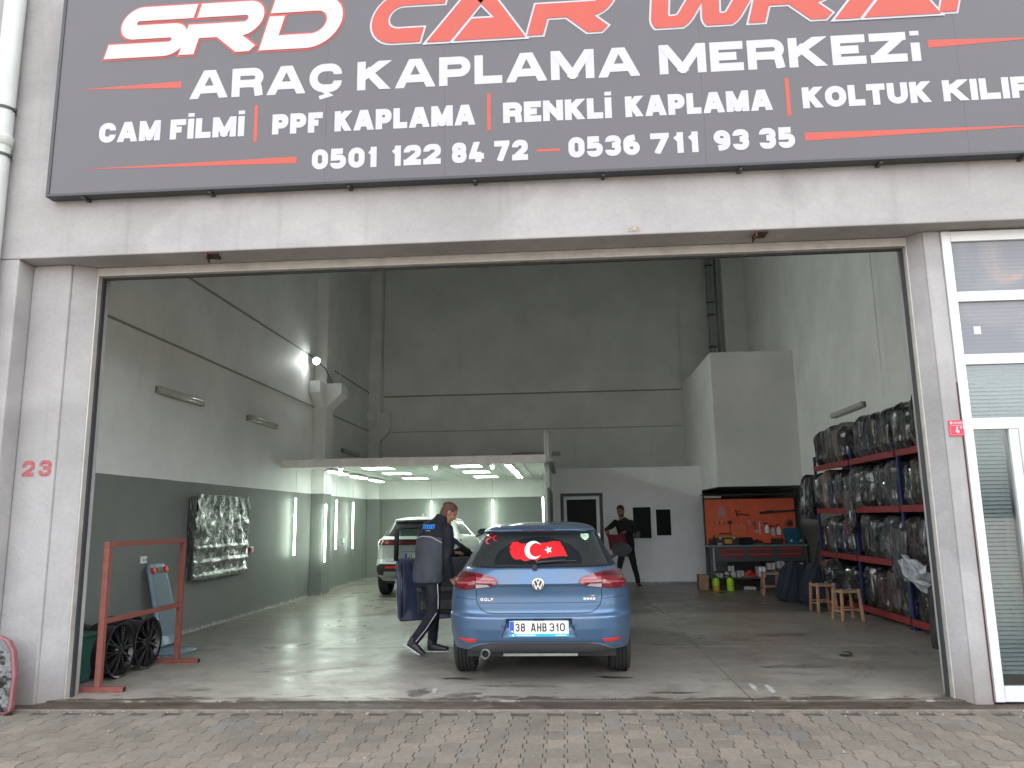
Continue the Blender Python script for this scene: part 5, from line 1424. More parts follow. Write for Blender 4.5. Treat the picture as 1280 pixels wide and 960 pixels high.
MB().hexa([(-.02, .75, 1.585), (.02, .75, 1.585), (.02, .95, 1.585), (-.02, .95, 1.585), (-.004, .72, 1.66), (.004, .72, 1.66), (.004, .76, 1.66), (-.004, .76, 1.66)]).build('aerial_fin', 'paint_white', ca, bevel=.004)
MB().box(-.7, .7, .5, 4.0, .24, .33).build('underbody', 'black_plastic', ca)
# ================================================================== RIGHT SIDE: shelf rack, bags, bench, stools
sh_ = thing('shelf_rack', 'long red and blue shelf rack full of film bagged seat covers along the right wall', 'shelf rack')
UY = [2.15, 3.86, 5.58, 7.36]
SZ = [.10, .83, 1.56, 2.30]
for y in UY:
    for x in (4.50, 5.0):
        MB().box(x - .02, x + .02, y - .025, y + .025, 0, 2.52).build('upright', 'shelf_blue', sh_, bevel=.004)
        MB().box(x - .05, x + .05, y - .06, y + .06, 0, .012).build('foot_plate', 'shelf_blue', sh_)
    br_ = MB()
    for k, z in enumerate((.3, 1.05, 1.8)): br_.bar((4.50, y, z), (5.0, y, z + (.35 if k % 2 else -.0) + .2), .02)
    br_.build('side_brace', 'shelf_blue', sh_)
for i in range(3):
    for z in SZ:
        for x in (4.475, 5.01): MB().box(x - .02, x + .02, UY[i] + .04, UY[i + 1] - .04, z - .045, z + .045).build('beam', 'shelf_red', sh_, bevel=.004)
        MB().box(4.50, 4.99, UY[i] + .04, UY[i + 1] - .04, z + .02, z + .036).build('shelf_board', 'dark_grey_plastic', sh_)
def bag_mesh(name, wy, dx, h, seed, m, wr=1.0, round_top=.5):
    def f(u, v):
        a = u * 2 * math.pi
        if v > .999: v = 1.0
        t = v
        # taper rounded at the top, slack at the bottom
        top = max(0, (t - (1 - round_top * .35)) / (round_top * .35)); k = max(.02, (1 - top ** 2.4)) ** .5 if top > 0 else 1
        kb = .82 + .18 * min(1, t * 6)
        ca, sa = math.cos(a), math.sin(a)
        ex = math.copysign(abs(ca) ** .55, ca) * dx / 2; ey = math.copysign(abs(sa) ** .6, sa) * wy / 2
        w1 = noise.noise((ca * 1.6 + seed, sa * 1.6, t * 1.2)); w2 = noise.noise((ca * 4, sa * 4 + seed, t * 1.0)); w3 = noise.noise((ca * 11 + seed, sa * 11, t * 9))
        w4 = noise.noise((ca * 8 + seed, sa * 8, t * 1.1)); s_ = 1 + wr * (.07 * w1 + .11 * w2 + .025 * w3 + .11 * w4)
        return (ex * (.35 + .65 * k) * kb * s_, ey * (.25 + .75 * k) * kb * s_ + .05 * noise.noise((seed, t * 2, 0)), t * h * (1 + .03 * w1))
    mb = MB().grid(f, 44, 30)
    mb.add([f(i / 44, 1.0) for i in range(44)], [tuple(range(44))])
    return mb.mesh(name, m, True)
BM = [bag_mesh('seat_cover_bag', wy, .50, .62, 3.3 * i + .7, 'film_black', 1.0, rt) for i, (wy, rt) in enumerate([(.30, .6), (.26, .9), (.34, .5), (.24, 1.0), (.30, .8), (.36, .7)])]
BW = [.30, .26, .34, .24, .30, .36]
COLS = ['film_black'] * 9 + ['film_grey', 'film_grey', 'film_blue', 'film_beige', 'film_brown']
LN = ['bottom', 'second lowest', 'third', 'top']
cnt = 0
rnd = random.Random(11)
for si in range(4):
    row = []
    for b_i in range(3):
        y = UY[b_i] + .035
        while True:
            k = rnd.randrange(6); w_ = BW[k] * rnd.uniform(.82, 1.0)
            if si == 0: w_ *= 1.2
            if y + w_ > UY[b_i + 1] - .02: break
            row.append((y + w_ / 2, k, w_)); y += w_ * .93
    for n_, (y, k, w_) in enumerate(row):
        me = BM[k]
        o = obj('seat_cover_bag', me, None, (4.70 - rnd.uniform(0, .05), y, SZ[si] + .037))
        o.scale = (rnd.uniform(.92, 1.06), w_ / BW[k] * .98, rnd.uniform(.9, 1.06))
        o.rotation_euler = (rnd.uniform(-.06, .06), rnd.uniform(-.05, .03), rnd.uniform(-.12, .12) + (math.pi if rnd.random() < .5 else 0))
        c_ = rnd.choice(COLS)
        if si == 3 and n_ == 3: c_ = 'film_beige'
        if si == 3 and n_ == 4: c_ = 'film_black'
        if c_ != 'film_black':
            o.material_slots[0].link = 'OBJECT'; o.material_slots[0].material = MATS[c_]
        cn = {'film_black': 'black', 'film_grey': 'grey', 'film_blue': 'dark blue', 'film_beige': 'beige', 'film_brown': 'brown'}[c_]
        tag(o, '%s seat cover in film on the %s shelf, %s from the door end' % (cn, {'second lowest': 'second'}.get(LN[si], LN[si]), ORD[n_]), 'seat cover bag', 'film bagged seat covers on the shelf rack')
def extra_bag(lab, wy, dx, h, seed, m, loc, rot=(0, 0, 0), name='seat_cover_bag', cat='seat cover bag', rt=.5, wr=1.1):
    o = obj(name, bag_mesh(name, wy, dx, h, seed, m, wr, rt), None, loc, rot)
    tag(o, lab, cat); return o
extra_bag('black film bag hanging over the front of the third shelf', .36, .07, .66, 4.1, 'film_black', (4.40, 5.62, 1.20), (0, .05, 0), rt=.3)
extra_bag('grey film bag hanging over the second lowest shelf by the near upright', .42, .06, .64, 5.9, 'film_grey', (4.40, 3.90, .66), (0, .04, 0), rt=.2)
extra_bag('slim black film bag hanging off the far end of the rack', .10, .34, .80, 8.3, 'film_black', (4.42, 7.62, 1.42), (0, .08, 0), rt=.8)
extra_bag('glossy black film bundle lying low at the far lower end of the rack', .5, .34, .66, 9.9, 'film_bright', (4.40, 6.35, .12), (0, -.16, 0), rt=1.2)
extra_bag('dark garment bag standing on top at the near end of the rack', .16, .34, .66, 2.2, 'film_black', (4.55, 3.05, 2.42), (.1, 0, 0), rt=1.2)
# white sheet and leaning black packs by the right pillar
def sheet(u, v):
    y = 3.55 - 1.05 * u; z = .98 - .12 * math.sin(u * 3.1) - v * (.08 + .42 * u)
    x = 4.30 + .12 * math.sin(v * 5 + u * 4) * (.4 + u) + .06 * noise.noise((u * 4, v * 5, 2)) - .10 * v * u
    return (x, y, z + .03 * noise.noise((u * 7, v * 7, 9)))
tag(MB().grid(sheet, 50, 34).build('plastic_sheet', 'film_white', None, smooth=True), 'crumpled white plastic sheet hanging behind the right pillar', 'plastic sheet')
extra_bag('tall black wrapped pack leaning behind the right pillar, nearer the rack', .16, .12, .68, 1.1, 'black_plastic', (4.12, 2.42, 0), (0, 0.05, 0), 'wrapped_pack', 'pack', .15, .3)
extra_bag('glossy black wrapped pack right beside the door rail', .16, .10, .66, 6.1, 'film_black', (4.22, 2.22, 0), (0, .04, 0), 'wrapped_pack', 'pack', .15, .5)

# stools
def stool(lab, x, y, rz):
    t = thing('wooden_stool', lab, 'stool', (x, y, 0), rz, 'low wooden stools with woven seats')
    for sx in (-1, 1):
        for sy in (-1, 1):
            MB().bar((sx * .15, sy * .15, 0), (sx * .125, sy * .125, .44), .038).build('leg', 'wood', t, bevel=.006)
    for s in (-1, 1):
        MB().bar((s * .131, -.125, .40), (s * .131, .125, .40), .028).build('seat_rail', 'wood', t, bevel=.004); MB().bar((-.12, s * .131, .40), (.12, s * .131, .40), .028).build('seat_rail', 'wood', t, bevel=.004)
        MB().bar((s * .143, -.13, .13), (s * .143, .13, .13), .022).build('stretcher', 'wood', t, bevel=.004); MB().bar((-.13, s * .143, .16), (.13, s * .143, .16), .022).build('stretcher', 'wood', t, bevel=.004)
    wv = MB()
    for i in range(9):
        for j in range(9):
            x0 = -.112 + i * .028; y0 = -.112 + j * .028; h = .003 * ((i + j) % 2)
            wv.box(x0 - .0135, x0 + .0135, y0 - .0135, y0 + .0135, .405, .42 + h)
    tag(wv.build('woven_seat', mat('woven', (.16, .17, .13), .85, var=.2), t), kind='stuff')
stool('wooden stool nearest the door, in front of the shelf rack', 4.02, 4.92, .12)
stool('wooden stool just behind the nearest one, by the dark bags', 4.02, 5.98, .1)
stool('wooden stool under the end of the workbench with white boxes', 3.88, 8.62, -.1)
# dark garment bags on the floor
for k, (x, y, rz, lab, m) in enumerate([(3.86, 7.35, .3, 'dark navy garment bag on the floor, leftmost before the workbench', 'dark_fabric'), (4.12, 7.0, .1, 'dark navy garment bag on the floor, middle one of the heap', 'dark_fabric'), (4.33, 6.6, -.1, 'dark blue garment bag on the floor, nearest the rack', 'dark_fabric')]):
    o = extra_bag(lab, .30, .46, .70, 7.7 + k * 2.3, m, (x, y, 0), (0, .30, rz), 'garment_bag', 'garment bag', 2.2, 1.5); o['group'] = 'dark garment bags standing on the floor'
extra_bag('brown fabric bag resting at the far end of the rack above the dark bags', .24, .3, .68, 12.2, 'brown_fabric', (4.62, 7.75, .55), (0, .25, 0), 'fabric_bag', 'bag', 1.2, .8)
tag(MB().box(4.45, 4.75, 7.55, 7.95, 0, .55).build('dark_carton', 'black_plastic', None, bevel=.01), 'dark carton under the brown bag at the end of the rack', 'carton')

# ---------------------------------------------------------------- workbench
BX0, BX1, BY0, BY1 = 2.99, 4.99, 9.84, 10.36
wb = thing('workbench', 'grey workbench with three pairs of red drawers below an orange pegboard', 'workbench')
MB().box(BX0 - .02, BX1 + .02, BY0 - .02, BY1, .86, .90).build('worktop', 'bench_top', wb, bevel=.006)
MB().box(BX0 + .13, BX1 - .02, BY0 + .01, BY1 - .02, .56, .859).build('drawer_case', 'bench_grey', wb, bevel=.006)
for i in range(3):
    x0 = BX0 + .2 + i * .59
    for z in (.645, .755):
        d_ = MB().box(x0, x0 + .5, BY0 - .008, BY0 + .009, z, z + .085).build('drawer', 'bench_grey', wb, bevel=.004)
        MB().box(x0 + .005, x0 + .495, BY0 - .028, BY0 - .009, z + .052, z + .078).build('handle', 'drawer_red', d_, bevel=.005)
        MB().box(x0 + .005, x0 + .495, BY0 - .012, BY0 - .0085, z + .003, z + .045).build('drawer_front', mat('drawer_dark_red', (.2, .025, .02), .5), d_)
for x in (BX0 + .03, BX1 - .03):
    for y in (BY0 + .03, BY1 - .05): MB().box(x - .03, x + .03, y - .03, y + .03, 0, .859).build('leg', 'bench_grey', wb, bevel=.004)
MB().box(BX0 + .061, BX0 + .1, BY0 + .02, BY0 + .04, .1, .85).build('side_plate', 'galvanised', wb)
MB().box(BX0, BX1, BY0 + .02, BY1 - .03, .21, .24).build('lower_shelf', 'bench_grey', wb, bevel=.003)
PY = BY1 - .02
MB().box(BX0 + .03, 4.93, PY, PY + .012, .905, 1.86).build('pegboard', 'orange_red', wb)
hl = MB()
for i in range(60):
    for j in range(28): 
        x = BX0 + .06 + i * .031; z = .93 + j * .0325; hl.add([(x - .004, PY - .001, z - .004), (x + .004, PY - .001, z - .004), (x + .004, PY - .001, z + .004), (x - .004, PY - .001, z + .004)], [(0, 1, 2, 3)])
tag(hl.build('peg_holes', 'gap_black', wb), kind='stuff')
MB().box(BX0 - .0, BX0 + .029, PY - .03, PY + .02, .901, 1.93).build('board_post', 'black_plastic', wb, bevel=.003); MB().box(4.931, 4.96, PY - .03, PY + .02, .901, 1.93).build('board_post', 'black_plastic', wb, bevel=.003)
MB().box(BX0 - .05, 4.98, PY - .22, PY + .02, 1.931, 1.96).build('canopy', 'black_plastic', wb, bevel=.003)
MB().box(BX0 + .0, BX0 + .36, PY - .20, PY - .16, 1.885, 1.93).build('canopy_lamp', 'box_white', wb, bevel=.004)
def bp(px, py): return 3.0 + (px / 9.14) * .01585, 1.5 + (29 - py / 9.14) * .0178 - .0   # bench sketch to metres
def item(name, lab, cat, mb, m, **k): return tag(mb.build(name, m, None, **k), lab, cat)
# tools hanging on the board
FYT = PY - .003
mb = MB()
x, z = bp(220, 215)
for k in range(5): mb.bar((x - .07 + k * .012, FYT - .02, z - .1 + k * .045), (x + .07 - k * .012, FYT - .02, z - .1 + k * .045), .018)
mb.bar((x - .08, FYT - .01, z - .12), (x - .03, FYT - .01, z + .12), .012).bar((x + .08, FYT - .01, z - .12), (x + .03, FYT - .01, z + .12), .012)
item('spanner_holder', 'grey tapered holder of spanners at the top left of the pegboard', 'tool holder', mb, 'galvanised')
for k in range(7):
    x, z = bp(120 + k * 20, 350)
    t = thing('screwdriver', '%s screwdriver in the row at the left of the pegboard' % ORD[k], 'screwdriver', (x, FYT - .02, z), group='screwdrivers on the pegboard')
    MB().cyl((0, 0, 0), (0, 0, .06), .010, seg=8).build('handle', 'amber' if k % 3 else 'black_plastic', t); MB().cyl((0, 0, -.05), (0, 0, 0), .003, seg=6).build('shank', 'chrome', t)
mb = MB(); x, z = bp(310, 350); mb.bar((x, FYT - .02, z + .0), (x, FYT - .02, z - .19), .014).box(x - .045, x + .045, FYT - .05, FYT, z, z + .07)
item('brush', 'black headed brush hanging on the pegboard', 'brush', mb, 'black_plastic', bevel=.006)
x, z = bp(440, 245); mb = MB().bar((x - .09, FYT - .02, z + .09), (x - .05, FYT - .02, z - .06), .03).bar((x - .05, FYT - .02, z), (x + .20, FYT - .02, z - .03), .028).bar((x - .06, FYT - .02, z + .05), (x + .02, FYT - .02, z + .05), .02)
item('drill_gun', 'dark red handled gun on the upper pegboard', 'hand tool', mb, mat('dark_red_tool', (.08, .012, .012), .5), bevel=.006)
x, z = bp(910, 222); mb = MB().bar((x - .40, FYT - .03, z - .03), (x + .38, FYT - .03, z + .02), .045).bar((x - .40, FYT - .03, z - .02), (x - .1, FYT - .03, z + .02), .03)
item('squeegee_bar', 'long black bar across the upper right of the pegboard', 'bar', mb, 'black_plastic', bevel=.006)
for k, (px, rr) in enumerate(((550, .045), (600, .04))):
    x, z = bp(px, 345); item('tape_ring', ('pale', 'dark')[k] + ' ring hanging in the middle of the pegboard', 'ring', MB().lathe([(rr, -.01), (rr, .01), (rr - .012, .01), (rr - .012, -.01), (rr, -.01)], 20, 'y', (x, FYT - .015, z)), ('galvanised', 'black_plastic')[k])
for k, px in enumerate((405, 440, 520, 620)):
    x, z = bp(px, 400); item('thin_tool', ['slim steel tool under the gun', 'second slim steel tool under the gun', 'slim steel tool under the pale ring', 'short slim steel tool left of the white rule'][k], 'hand tool', MB().bar((x, FYT - .01, z - .08), (x, FYT - .01, z + .07), .008).box(x - .012, x + .012, FYT - .02, FYT - .0, z + .07, z + .11), 'chrome')
x, z = bp(672, 405); item('steel_rule', 'pale upright rule on the pegboard', 'rule', MB().box(x - .014, x + .014, FYT - .01, FYT - .001, z - .14, z + .14), 'box_white')
x, z = bp(633, 437); item('tape_roll', 'small cream tape roll on the pegboard', 'tape roll', MB().lathe([(.034, -.02), (.034, .02), (.018, .02), (.018, -.02), (.034, -.02)], 20, 'y', (x, FYT - .03, z)), 'box_white')
for k, (px, py, lab, m) in enumerate(((752, 400, 'grey spray bottle, leftmost of three on the pegboard', 'white_panel'), (824, 430, 'white spray bottle hanging lowest on the pegboard', 'box_white'), (895, 420, 'clear grey spray bottle, right of the white one', 'white_panel'))):
    x, z = bp(px, py); t = thing('spray_bottle', lab, 'spray bottle', (x, FYT - .06, z - .11), group='spray bottles on the pegboard')
    MB().lathe([(0, 0), (.042, 0), (.045, .01), (.045, .11), (.035, .14), (.016, .165), (.016, .18)], 18).build('bottle', m, t, smooth=True, auto=True)
    MB().box(-.02, .02, -.02, .02, .181, .215).hexa([(-.06, -.012, .20), (-.02, -.012, .195), (-.02, .012, .195), (-.06, .012, .20), (-.06, -.012, .225), (-.02, -.012, .225), (-.02, .012, .225), (-.06, .012, .225)]).bar((-.04, 0, .195), (-.055, 0, .15), .012).build('trigger_head', mat('dark_red_cap', (.14, .02, .02), .5), t, bevel=.003)
x, z = bp(1030, 350); mb = MB()
for k in range(9):
    a = k * .7; mb.bar((x, FYT - .04, z), (x + .09 * math.cos(a), FYT - .02, z + .09 * math.sin(a)), .02)
item('tool_cluster', 'dark cluster of small tools at the right of the pegboard', 'tool cluster', mb, 'black_plastic')
x, z = bp(1100, 345); item('cable_loop', 'cream cable loop beside the dark tool cluster', 'cable', MB().tube([(x + .02 * math.cos(a * .5), FYT - .02, z + .075 * math.sin(a * .5)) for a in range(13)], .005, 6), 'cardboard')
x, z = bp(870, 530); item('pegboard_tray', 'small dark red tray low on the pegboard', 'tray', MB().box(x - .12, x + .12, FYT - .07, FYT, z - .06, z + .03), 'brown_fabric', bevel=.008)
# on the worktop
t = thing('tool_box', 'black tool box with an orange lid bar at the left of the worktop', 'tool box', (3.37, 10.0, .901))
MB().box(-.24, .24, -.11, .11, 0, .15).build('body', 'black_plastic', t, bevel=.012); MB().box(-.25, .25, -.115, .115, .151, .20).build('lid', 'orange_red' if False else mat('tool_orange', (.5, .2, .03), .5), t, bevel=.01)
MB().box(-.05, .1, -.116, -.111, .03, .12).build('label', 'amber', t); MB().tube([(-.12, 0, .2), (-.12, 0, .235), (.12, 0, .235), (.12, 0, .2)], .012).build('handle', 'black_plastic', t)
for s in (-.14, .14): MB().box(s - .02, s + .02, -.122, -.1165, .12, .17).build('latch', 'box_white', t)
t = thing('plier_case', 'open teal blue machine case at the right end of the worktop', 'case', (4.80, 10.05, .901))
MB().box(-.17, .17, -.12, .12, 0, .10).build('base', 'teal_blue', t, bevel=.012); MB().hexa([(-.17, .10, .1), (.17, .10, .1), (.17, .14, .1), (-.17, .14, .1), (-.17, .2, .33), (.17, .2, .33), (.17, .24, .33), (-.17, .24, .33)]).build('lid', 'teal_blue', t, bevel=.01)
for s in (-.1, .1): MB().box(s - .02, s + .02, -.13, -.121, .05, .09).build('latch', 'box_white', t)
extra_bag('dark cloth bundle beside the tool box', .2, .26, .15, 3.9, 'black_cloth', (3.78, 10.0, .901), name='cloth_bundle', cat='cloth')
item('heat_gun', 'black heat gun lying on the worktop', 'hand tool', MB().tube([(3.85, 10.0, .94), (4.0, 9.98, .97), (4.12, 9.97, .95)], [.03, .035, .025], 12).bar((3.95, 9.98, .96), (3.9, 9.93, .915), .035), 'black_plastic', bevel=.004)
item('squeegee_tray', 'flat black tray in the middle of the worktop', 'tray', MB().box(4.15, 4.52, 9.93, 10.1, .901, .925), 'black_plastic', bevel=.006)
item('white_cup', 'small white cup at the front left of the worktop', 'cup', MB().lathe([(0, 0), (.04, 0), (.05, .045), (.045, .045), (.036, .006), (0, .006)], 18, c=(3.22, 9.88, .901)), 'box_white', smooth=True)
for k, (x, lab) in enumerate(((3.04, 'dark bottle at the left end of the worktop, behind the cup'), (3.11, 'second dark bottle at the left end of the worktop'), (4.97, 'small dark bottle at the right end of the worktop'))):
    item('dark_bottle', lab, 'bottle', MB().lathe([(0, 0), (.032, 0), (.034, .01), (.034, .09), (.015, .12), (.015, .15), (0, .15)], 16, c=(x, 10.02 if k < 2 else 9.92, .901)), 'black_plastic', smooth=True)
# below the bench
def box_(lab, x0, x1, y0, y1, z0, z1, m, rz=0, name='carton'):
    t = thing(name, lab, 'box', ((x0 + x1) / 2, (y0 + y1) / 2, z0), rz, 'boxes on the lower bench shelf')
    a, b_, c_ = (x1 - x0) / 2, (y1 - y0) / 2, z1 - z0
    MB().box(-a, a, -b_, b_, 0, c_).build('carton_body', m, t, bevel=.004); MB().box(-a * .15, a * .15, -b_ - .0015, -b_ - .0003, 0.004, c_ - .004).build('tape', 'cardboard' if m == 'box_white' else 'box_white', t)
box_('small white box on the lower bench shelf, upper of the stacked pair', 3.36, 3.48, 9.9, 10.05, .352, .47, 'box_white')
box_('white box on the lower bench shelf, under the small one', 3.28, 3.50, 9.88, 10.1, .241, .35, 'box_white')
box_('white box on the lower bench shelf, left of the red tool', 3.52, 3.66, 9.9, 10.1, .241, .37, 'box_white', .2)
box_('low white box beside the left bench leg', 3.10, 3.24, 9.88, 10.05, .241, .33, 'box_white')
box_('white box over the far wooden stool, left one', 4.12, 4.27, 9.70, 9.83, .40, .53, 'box_white'); 
box_('white box over the far wooden stool, tilted right one', 4.32, 4.46, 9.72, 9.83, .42, .56, 'box_white', .15)
box_('pale grey carton in the middle of the lower bench shelf', 3.98, 4.12, 9.88, 10.2, .241, .44, 'white_panel')
box_('long pale carton on top of the shelf load at the right', 4.35, 4.9, 9.9, 10.2, .45, .52, 'box_white')
box_('dark carton behind the white boxes at the right', 4.2, 4.9, 9.88, 10.2, .241, .44, 'black_plastic')
for k, (x, z) in enumerate(((4.19, .241), (4.39, .241))): pass
item('support_box', 'grey box under the two white boxes by the far stool', 'box', MB().box(4.1, 4.48, 9.69, 9.835, 0.0, .398), 'bench_grey', bevel=.006)
item('red_sander', 'red hand tool on the lower bench shelf', 'hand tool', MB().tube([(3.72, 9.95, .29), (3.8, 9.95, .34), (3.92, 9.97, .27)], [.035, .045, .03], 12).box(3.7, 3.92, 9.9, 10.02, .241, .27), 'red_plastic', bevel=.004)
item('drawer_tower', 'small dark drawer box under the left end of the bench', 'drawer box', MB().box(3.12, 3.34, 9.88, 10.1, .48, .56).box(3.1, 3.3, 9.86, 10.12, .36, .475), 'dark_grey_plastic', bevel=.006)
item('rags', 'brown rags heaped on the lower bench shelf', 'rags', MB().grid(lambda u, v: (3.62 + .2 * u, 9.87 + .18 * v, .242 + .07 * math.sin(3.14 * u) * math.sin(3.14 * v) + .02 * noise.noise((u * 6, v * 6, 0))), 16, 12), 'cardboard', smooth=True)
# sprayers and cardboard on the floor
for k, (x, y, m2, lab) in enumerate(((3.035, 9.62, 'amber', 'lime and amber pump sprayer on the floor by the cardboard box'), (3.32, 9.60, 'lime', 'all lime green pump sprayer on the floor under the drawers'))):
    t = thing('pump_sprayer', lab, 'pump sprayer', (x, y, 0), group='pump sprayers on the floor')
    MB().lathe([(0, 0), (.066, 0), (.072, .02), (.072, .10)], 22).build('lower_tank', m2, t, smooth=True, auto=True)
    MB().lathe([(.072, .101), (.072, .19), (.06, .235), (.03, .26), (0, .26)], 22).build('upper_tank', 'lime', t, smooth=True, auto=True)
    MB().cyl((0, 0, .255), (0, 0, .30), .036, .03, 16).cyl((0, 0, .30), (0, 0, .37), .012, seg=10).box(-.045, .045, -.012, .012, .365, .385).tube([(-.03, 0, .29), (-.09, 0, .31), (-.1, 0, .27)], .012).tube([(.03, 0, .28), (.075, 0, .24), (.08, 0, .1)], .010).build('pump_head', 'black_plastic', t, bevel=.002)
t = thing('cardboard_box', 'brown cardboard box against the cabin corner', 'box', (2.82, 9.9, 0)); MB().box(-.1, .1, -.13, .13, 0, .30).build('carton_body', 'cardboard', t, bevel=.004); MB().box(-.098, .098, -.128, .128, .2995, .303).build('flap', 'cardboard', t)
item('white_tube_pack', 'small white pack lying under the bench', 'pack', MB().tube([(3.62, 9.72, .035), (3.85, 9.66, .03)], .035, 12), 'box_white', smooth=True)
# floor anchor
t = thing('floor_anchor', 'round pale floor patch with a dark steel hook', 'floor anchor', (2.965, 1.975, 0))
MB().lathe([(0, .003), (.24, .0025), (.25, .0005)], 40).build('patch_ring', mat('patch_pale', (.2, .19, .17), .7, var=.3, scale=14), t, smooth=True)
MB().lathe([(0, .0045), (.075, .0045), (.075, .003)], 24).build('plate', 'rubber_seal', t); MB().tube([(-.05, 0, .0), (-.05, 0, .03), (-.02, 0, .045), (.03, 0, .04), (.06, 0, .02)], .009, 8).build('hook', 'steel_dark', t, smooth=True)
# ================================================================== PEOPLE
def ell(mb, pts, seg=20):
    """pts: (point, rx, ry, ax) -> closed loft; cross-section in the plane normal to the path, ax = direction of rx"""
    P = [Vector(p[0]) for p in pts]; vs = []
    for i, (p, rx, ry, ax) in enumerate(pts):
        d = (P[min(i + 1, len(P) - 1)] - P[max(i - 1, 0)]).normalized()
        a = Vector(ax); a = (a - d * a.dot(d)).normalized(); b_ = d.cross(a)
        for k in range(seg):
            t = 2 * math.pi * k / seg; vs.append(P[i] + a * math.cos(t) * rx + b_ * math.sin(t) * ry)
    n = len(pts)
    fs = [(i * seg + k, i * seg + (k + 1) % seg, (i + 1) * seg + (k + 1) % seg, (i + 1) * seg + k) for i in range(n - 1) for k in range(seg)]
    fs += [tuple(range(seg))[::-1], tuple(range((n - 1) * seg, n * seg))]
    mb.add(vs, fs)
def limb(mb, pts, seg=16, sub=4):
    """pts: (point, radius) with round ends, resampled"""
    P = [(Vector(p), r) for p, r in pts]; Q = []
    for i in range(len(P) - 1):
        for k in range(sub):
            t = k / sub; Q.append((P[i][0].lerp(P[i + 1][0], t), P[i][1] * (1 - t) + P[i + 1][1] * t))
    Q.append(P[-1])
    d0 = (P[0][0] - P[1][0]).normalized(); d1 = (P[-1][0] - P[-2][0]).normalized()
    Q = [(Q[0][0] + d0 * Q[0][1] * .8, Q[0][1] * .55), (Q[0][0] + d0 * Q[0][1] * .4, Q[0][1] * .9)] + Q + [(Q[-1][0] + d1 * Q[-1][1] * .4, Q[-1][1] * .9), (Q[-1][0] + d1 * Q[-1][1] * .8, Q[-1][1] * .55)]
    ell(mb, [(p, r, r, (.3, .8, .52)) for p, r in Q], seg)
def ball(mb, c, r, seg=16):
    r = r if hasattr(r, '__len__') else (r, r, r)
    c = Vector(c); vs = []; n = 10
    for j in range(n + 1):
        t = math.pi * (j + .02) / (n + .04)
        for k in range(seg): a = 2 * math.pi * k / seg; vs.append((c.x + r[0] * math.sin(t) * math.cos(a), c.y + r[1] * math.sin(t) * math.sin(a), c.z + r[2] * math.cos(t)))
    fs = [(j * seg + k, j * seg + (k + 1) % seg, (j + 1) * seg + (k + 1) % seg, (j + 1) * seg + k) for j in range(n) for k in range(seg)]
    fs += [tuple(range(seg)), tuple(range(n * seg, (n + 1) * seg))[::-1]]
    mb.add(vs, fs)
def fuse(mb, name, m, parent, vox=.012, sm=8, wr=0.0, ws=9, paint=None, smf=.5):
    o = mb.build('tmp', m)
    r = o.modifiers.new('r', 'REMESH'); r.mode = 'VOXEL'; r.voxel_size = vox
    s = o.modifiers.new('s', 'SMOOTH'); s.iterations = sm; s.factor = smf
    dg = bpy.context.evaluated_depsgraph_get()
    me = bpy.data.meshes.new_from_object(o.evaluated_get(dg), depsgraph=dg)
    bpy.data.objects.remove(o)
    me.name = name
    if wr:
        me.update(); nr = [v.normal.copy() for v in me.vertices]
        for v, n_ in zip(me.vertices, nr):
            c = v.co
            f = noise.noise((c.x * ws, c.y * ws, c.z * ws * .55)) + .5 * noise.noise((c.x * ws * 2.3, c.y * ws * 2.3, c.z * ws * 1.6))
            v.co = c + n_ * f * wr
    if isinstance(m, (list, tuple)) and paint:
        me.materials.clear()
        for q in m: me.materials.append(M_(q))
        for p in me.polygons: p.material_index = paint(p.center, p.normal)
    for p in me.polygons: p.use_smooth = True
    o2 = obj(name, me, parent)
    if parent is not None: o2.matrix_parent_inverse = Matrix.Translation(parent.location).inverted()
    return o2

def hand(mb, wrist, dirv, palm_n, curl, side, s=1.0):
    """palm and five fingers; dirv = along the hand, palm_n = out of the palm, side = towards the thumb"""
    w_ = Vector(wrist); d = Vector(dirv).normalized(); n_ = Vector(palm_n); n_ = (n_ - d * n_.dot(d)).normalized(); t_ = d.cross(n_) * side
    ell(mb, [(w_ - d * .01, .026 * s, .020 * s, t_), (w_ + d * .02, .032 * s, .018 * s, t_), (w_ + d * .055 * s, .040 * s, .016 * s, t_), (w_ + d * .085 * s, .038 * s, .014 * s, t_)], 16)
    for i, (off, L) in enumerate(((.029, .070), (.010, .078), (-.010, .073), (-.028, .058))):
        p = w_ + d * .082 * s + t_ * off * s; dd = d.copy(); pts = [(p, .0098 * s)]
        for j, f in enumerate((.45, .32, .23)):
            c = curl * (.5 + .35 * j) + .05 * i
            dd = (d * math.cos(c) + n_ * math.sin(c)); p = p + dd * L * f * s; pts.append((p, (.0092 - .0012 * j) * s))
        limb(mb, pts, 10, 3)
    b0 = w_ + d * .022 * s + t_ * .026 * s; dt = (d * .65 + t_ * .6 + n_ * .35).normalized(); p1 = b0 + dt * .034 * s; dt2 = (d * .85 + t_ * .15 + n_ * .5).normalized()
    limb(mb, [(b0, .013 * s), (p1, .0108 * s), (p1 + dt2 * .028 * s, .0092 * s)], 10, 3)

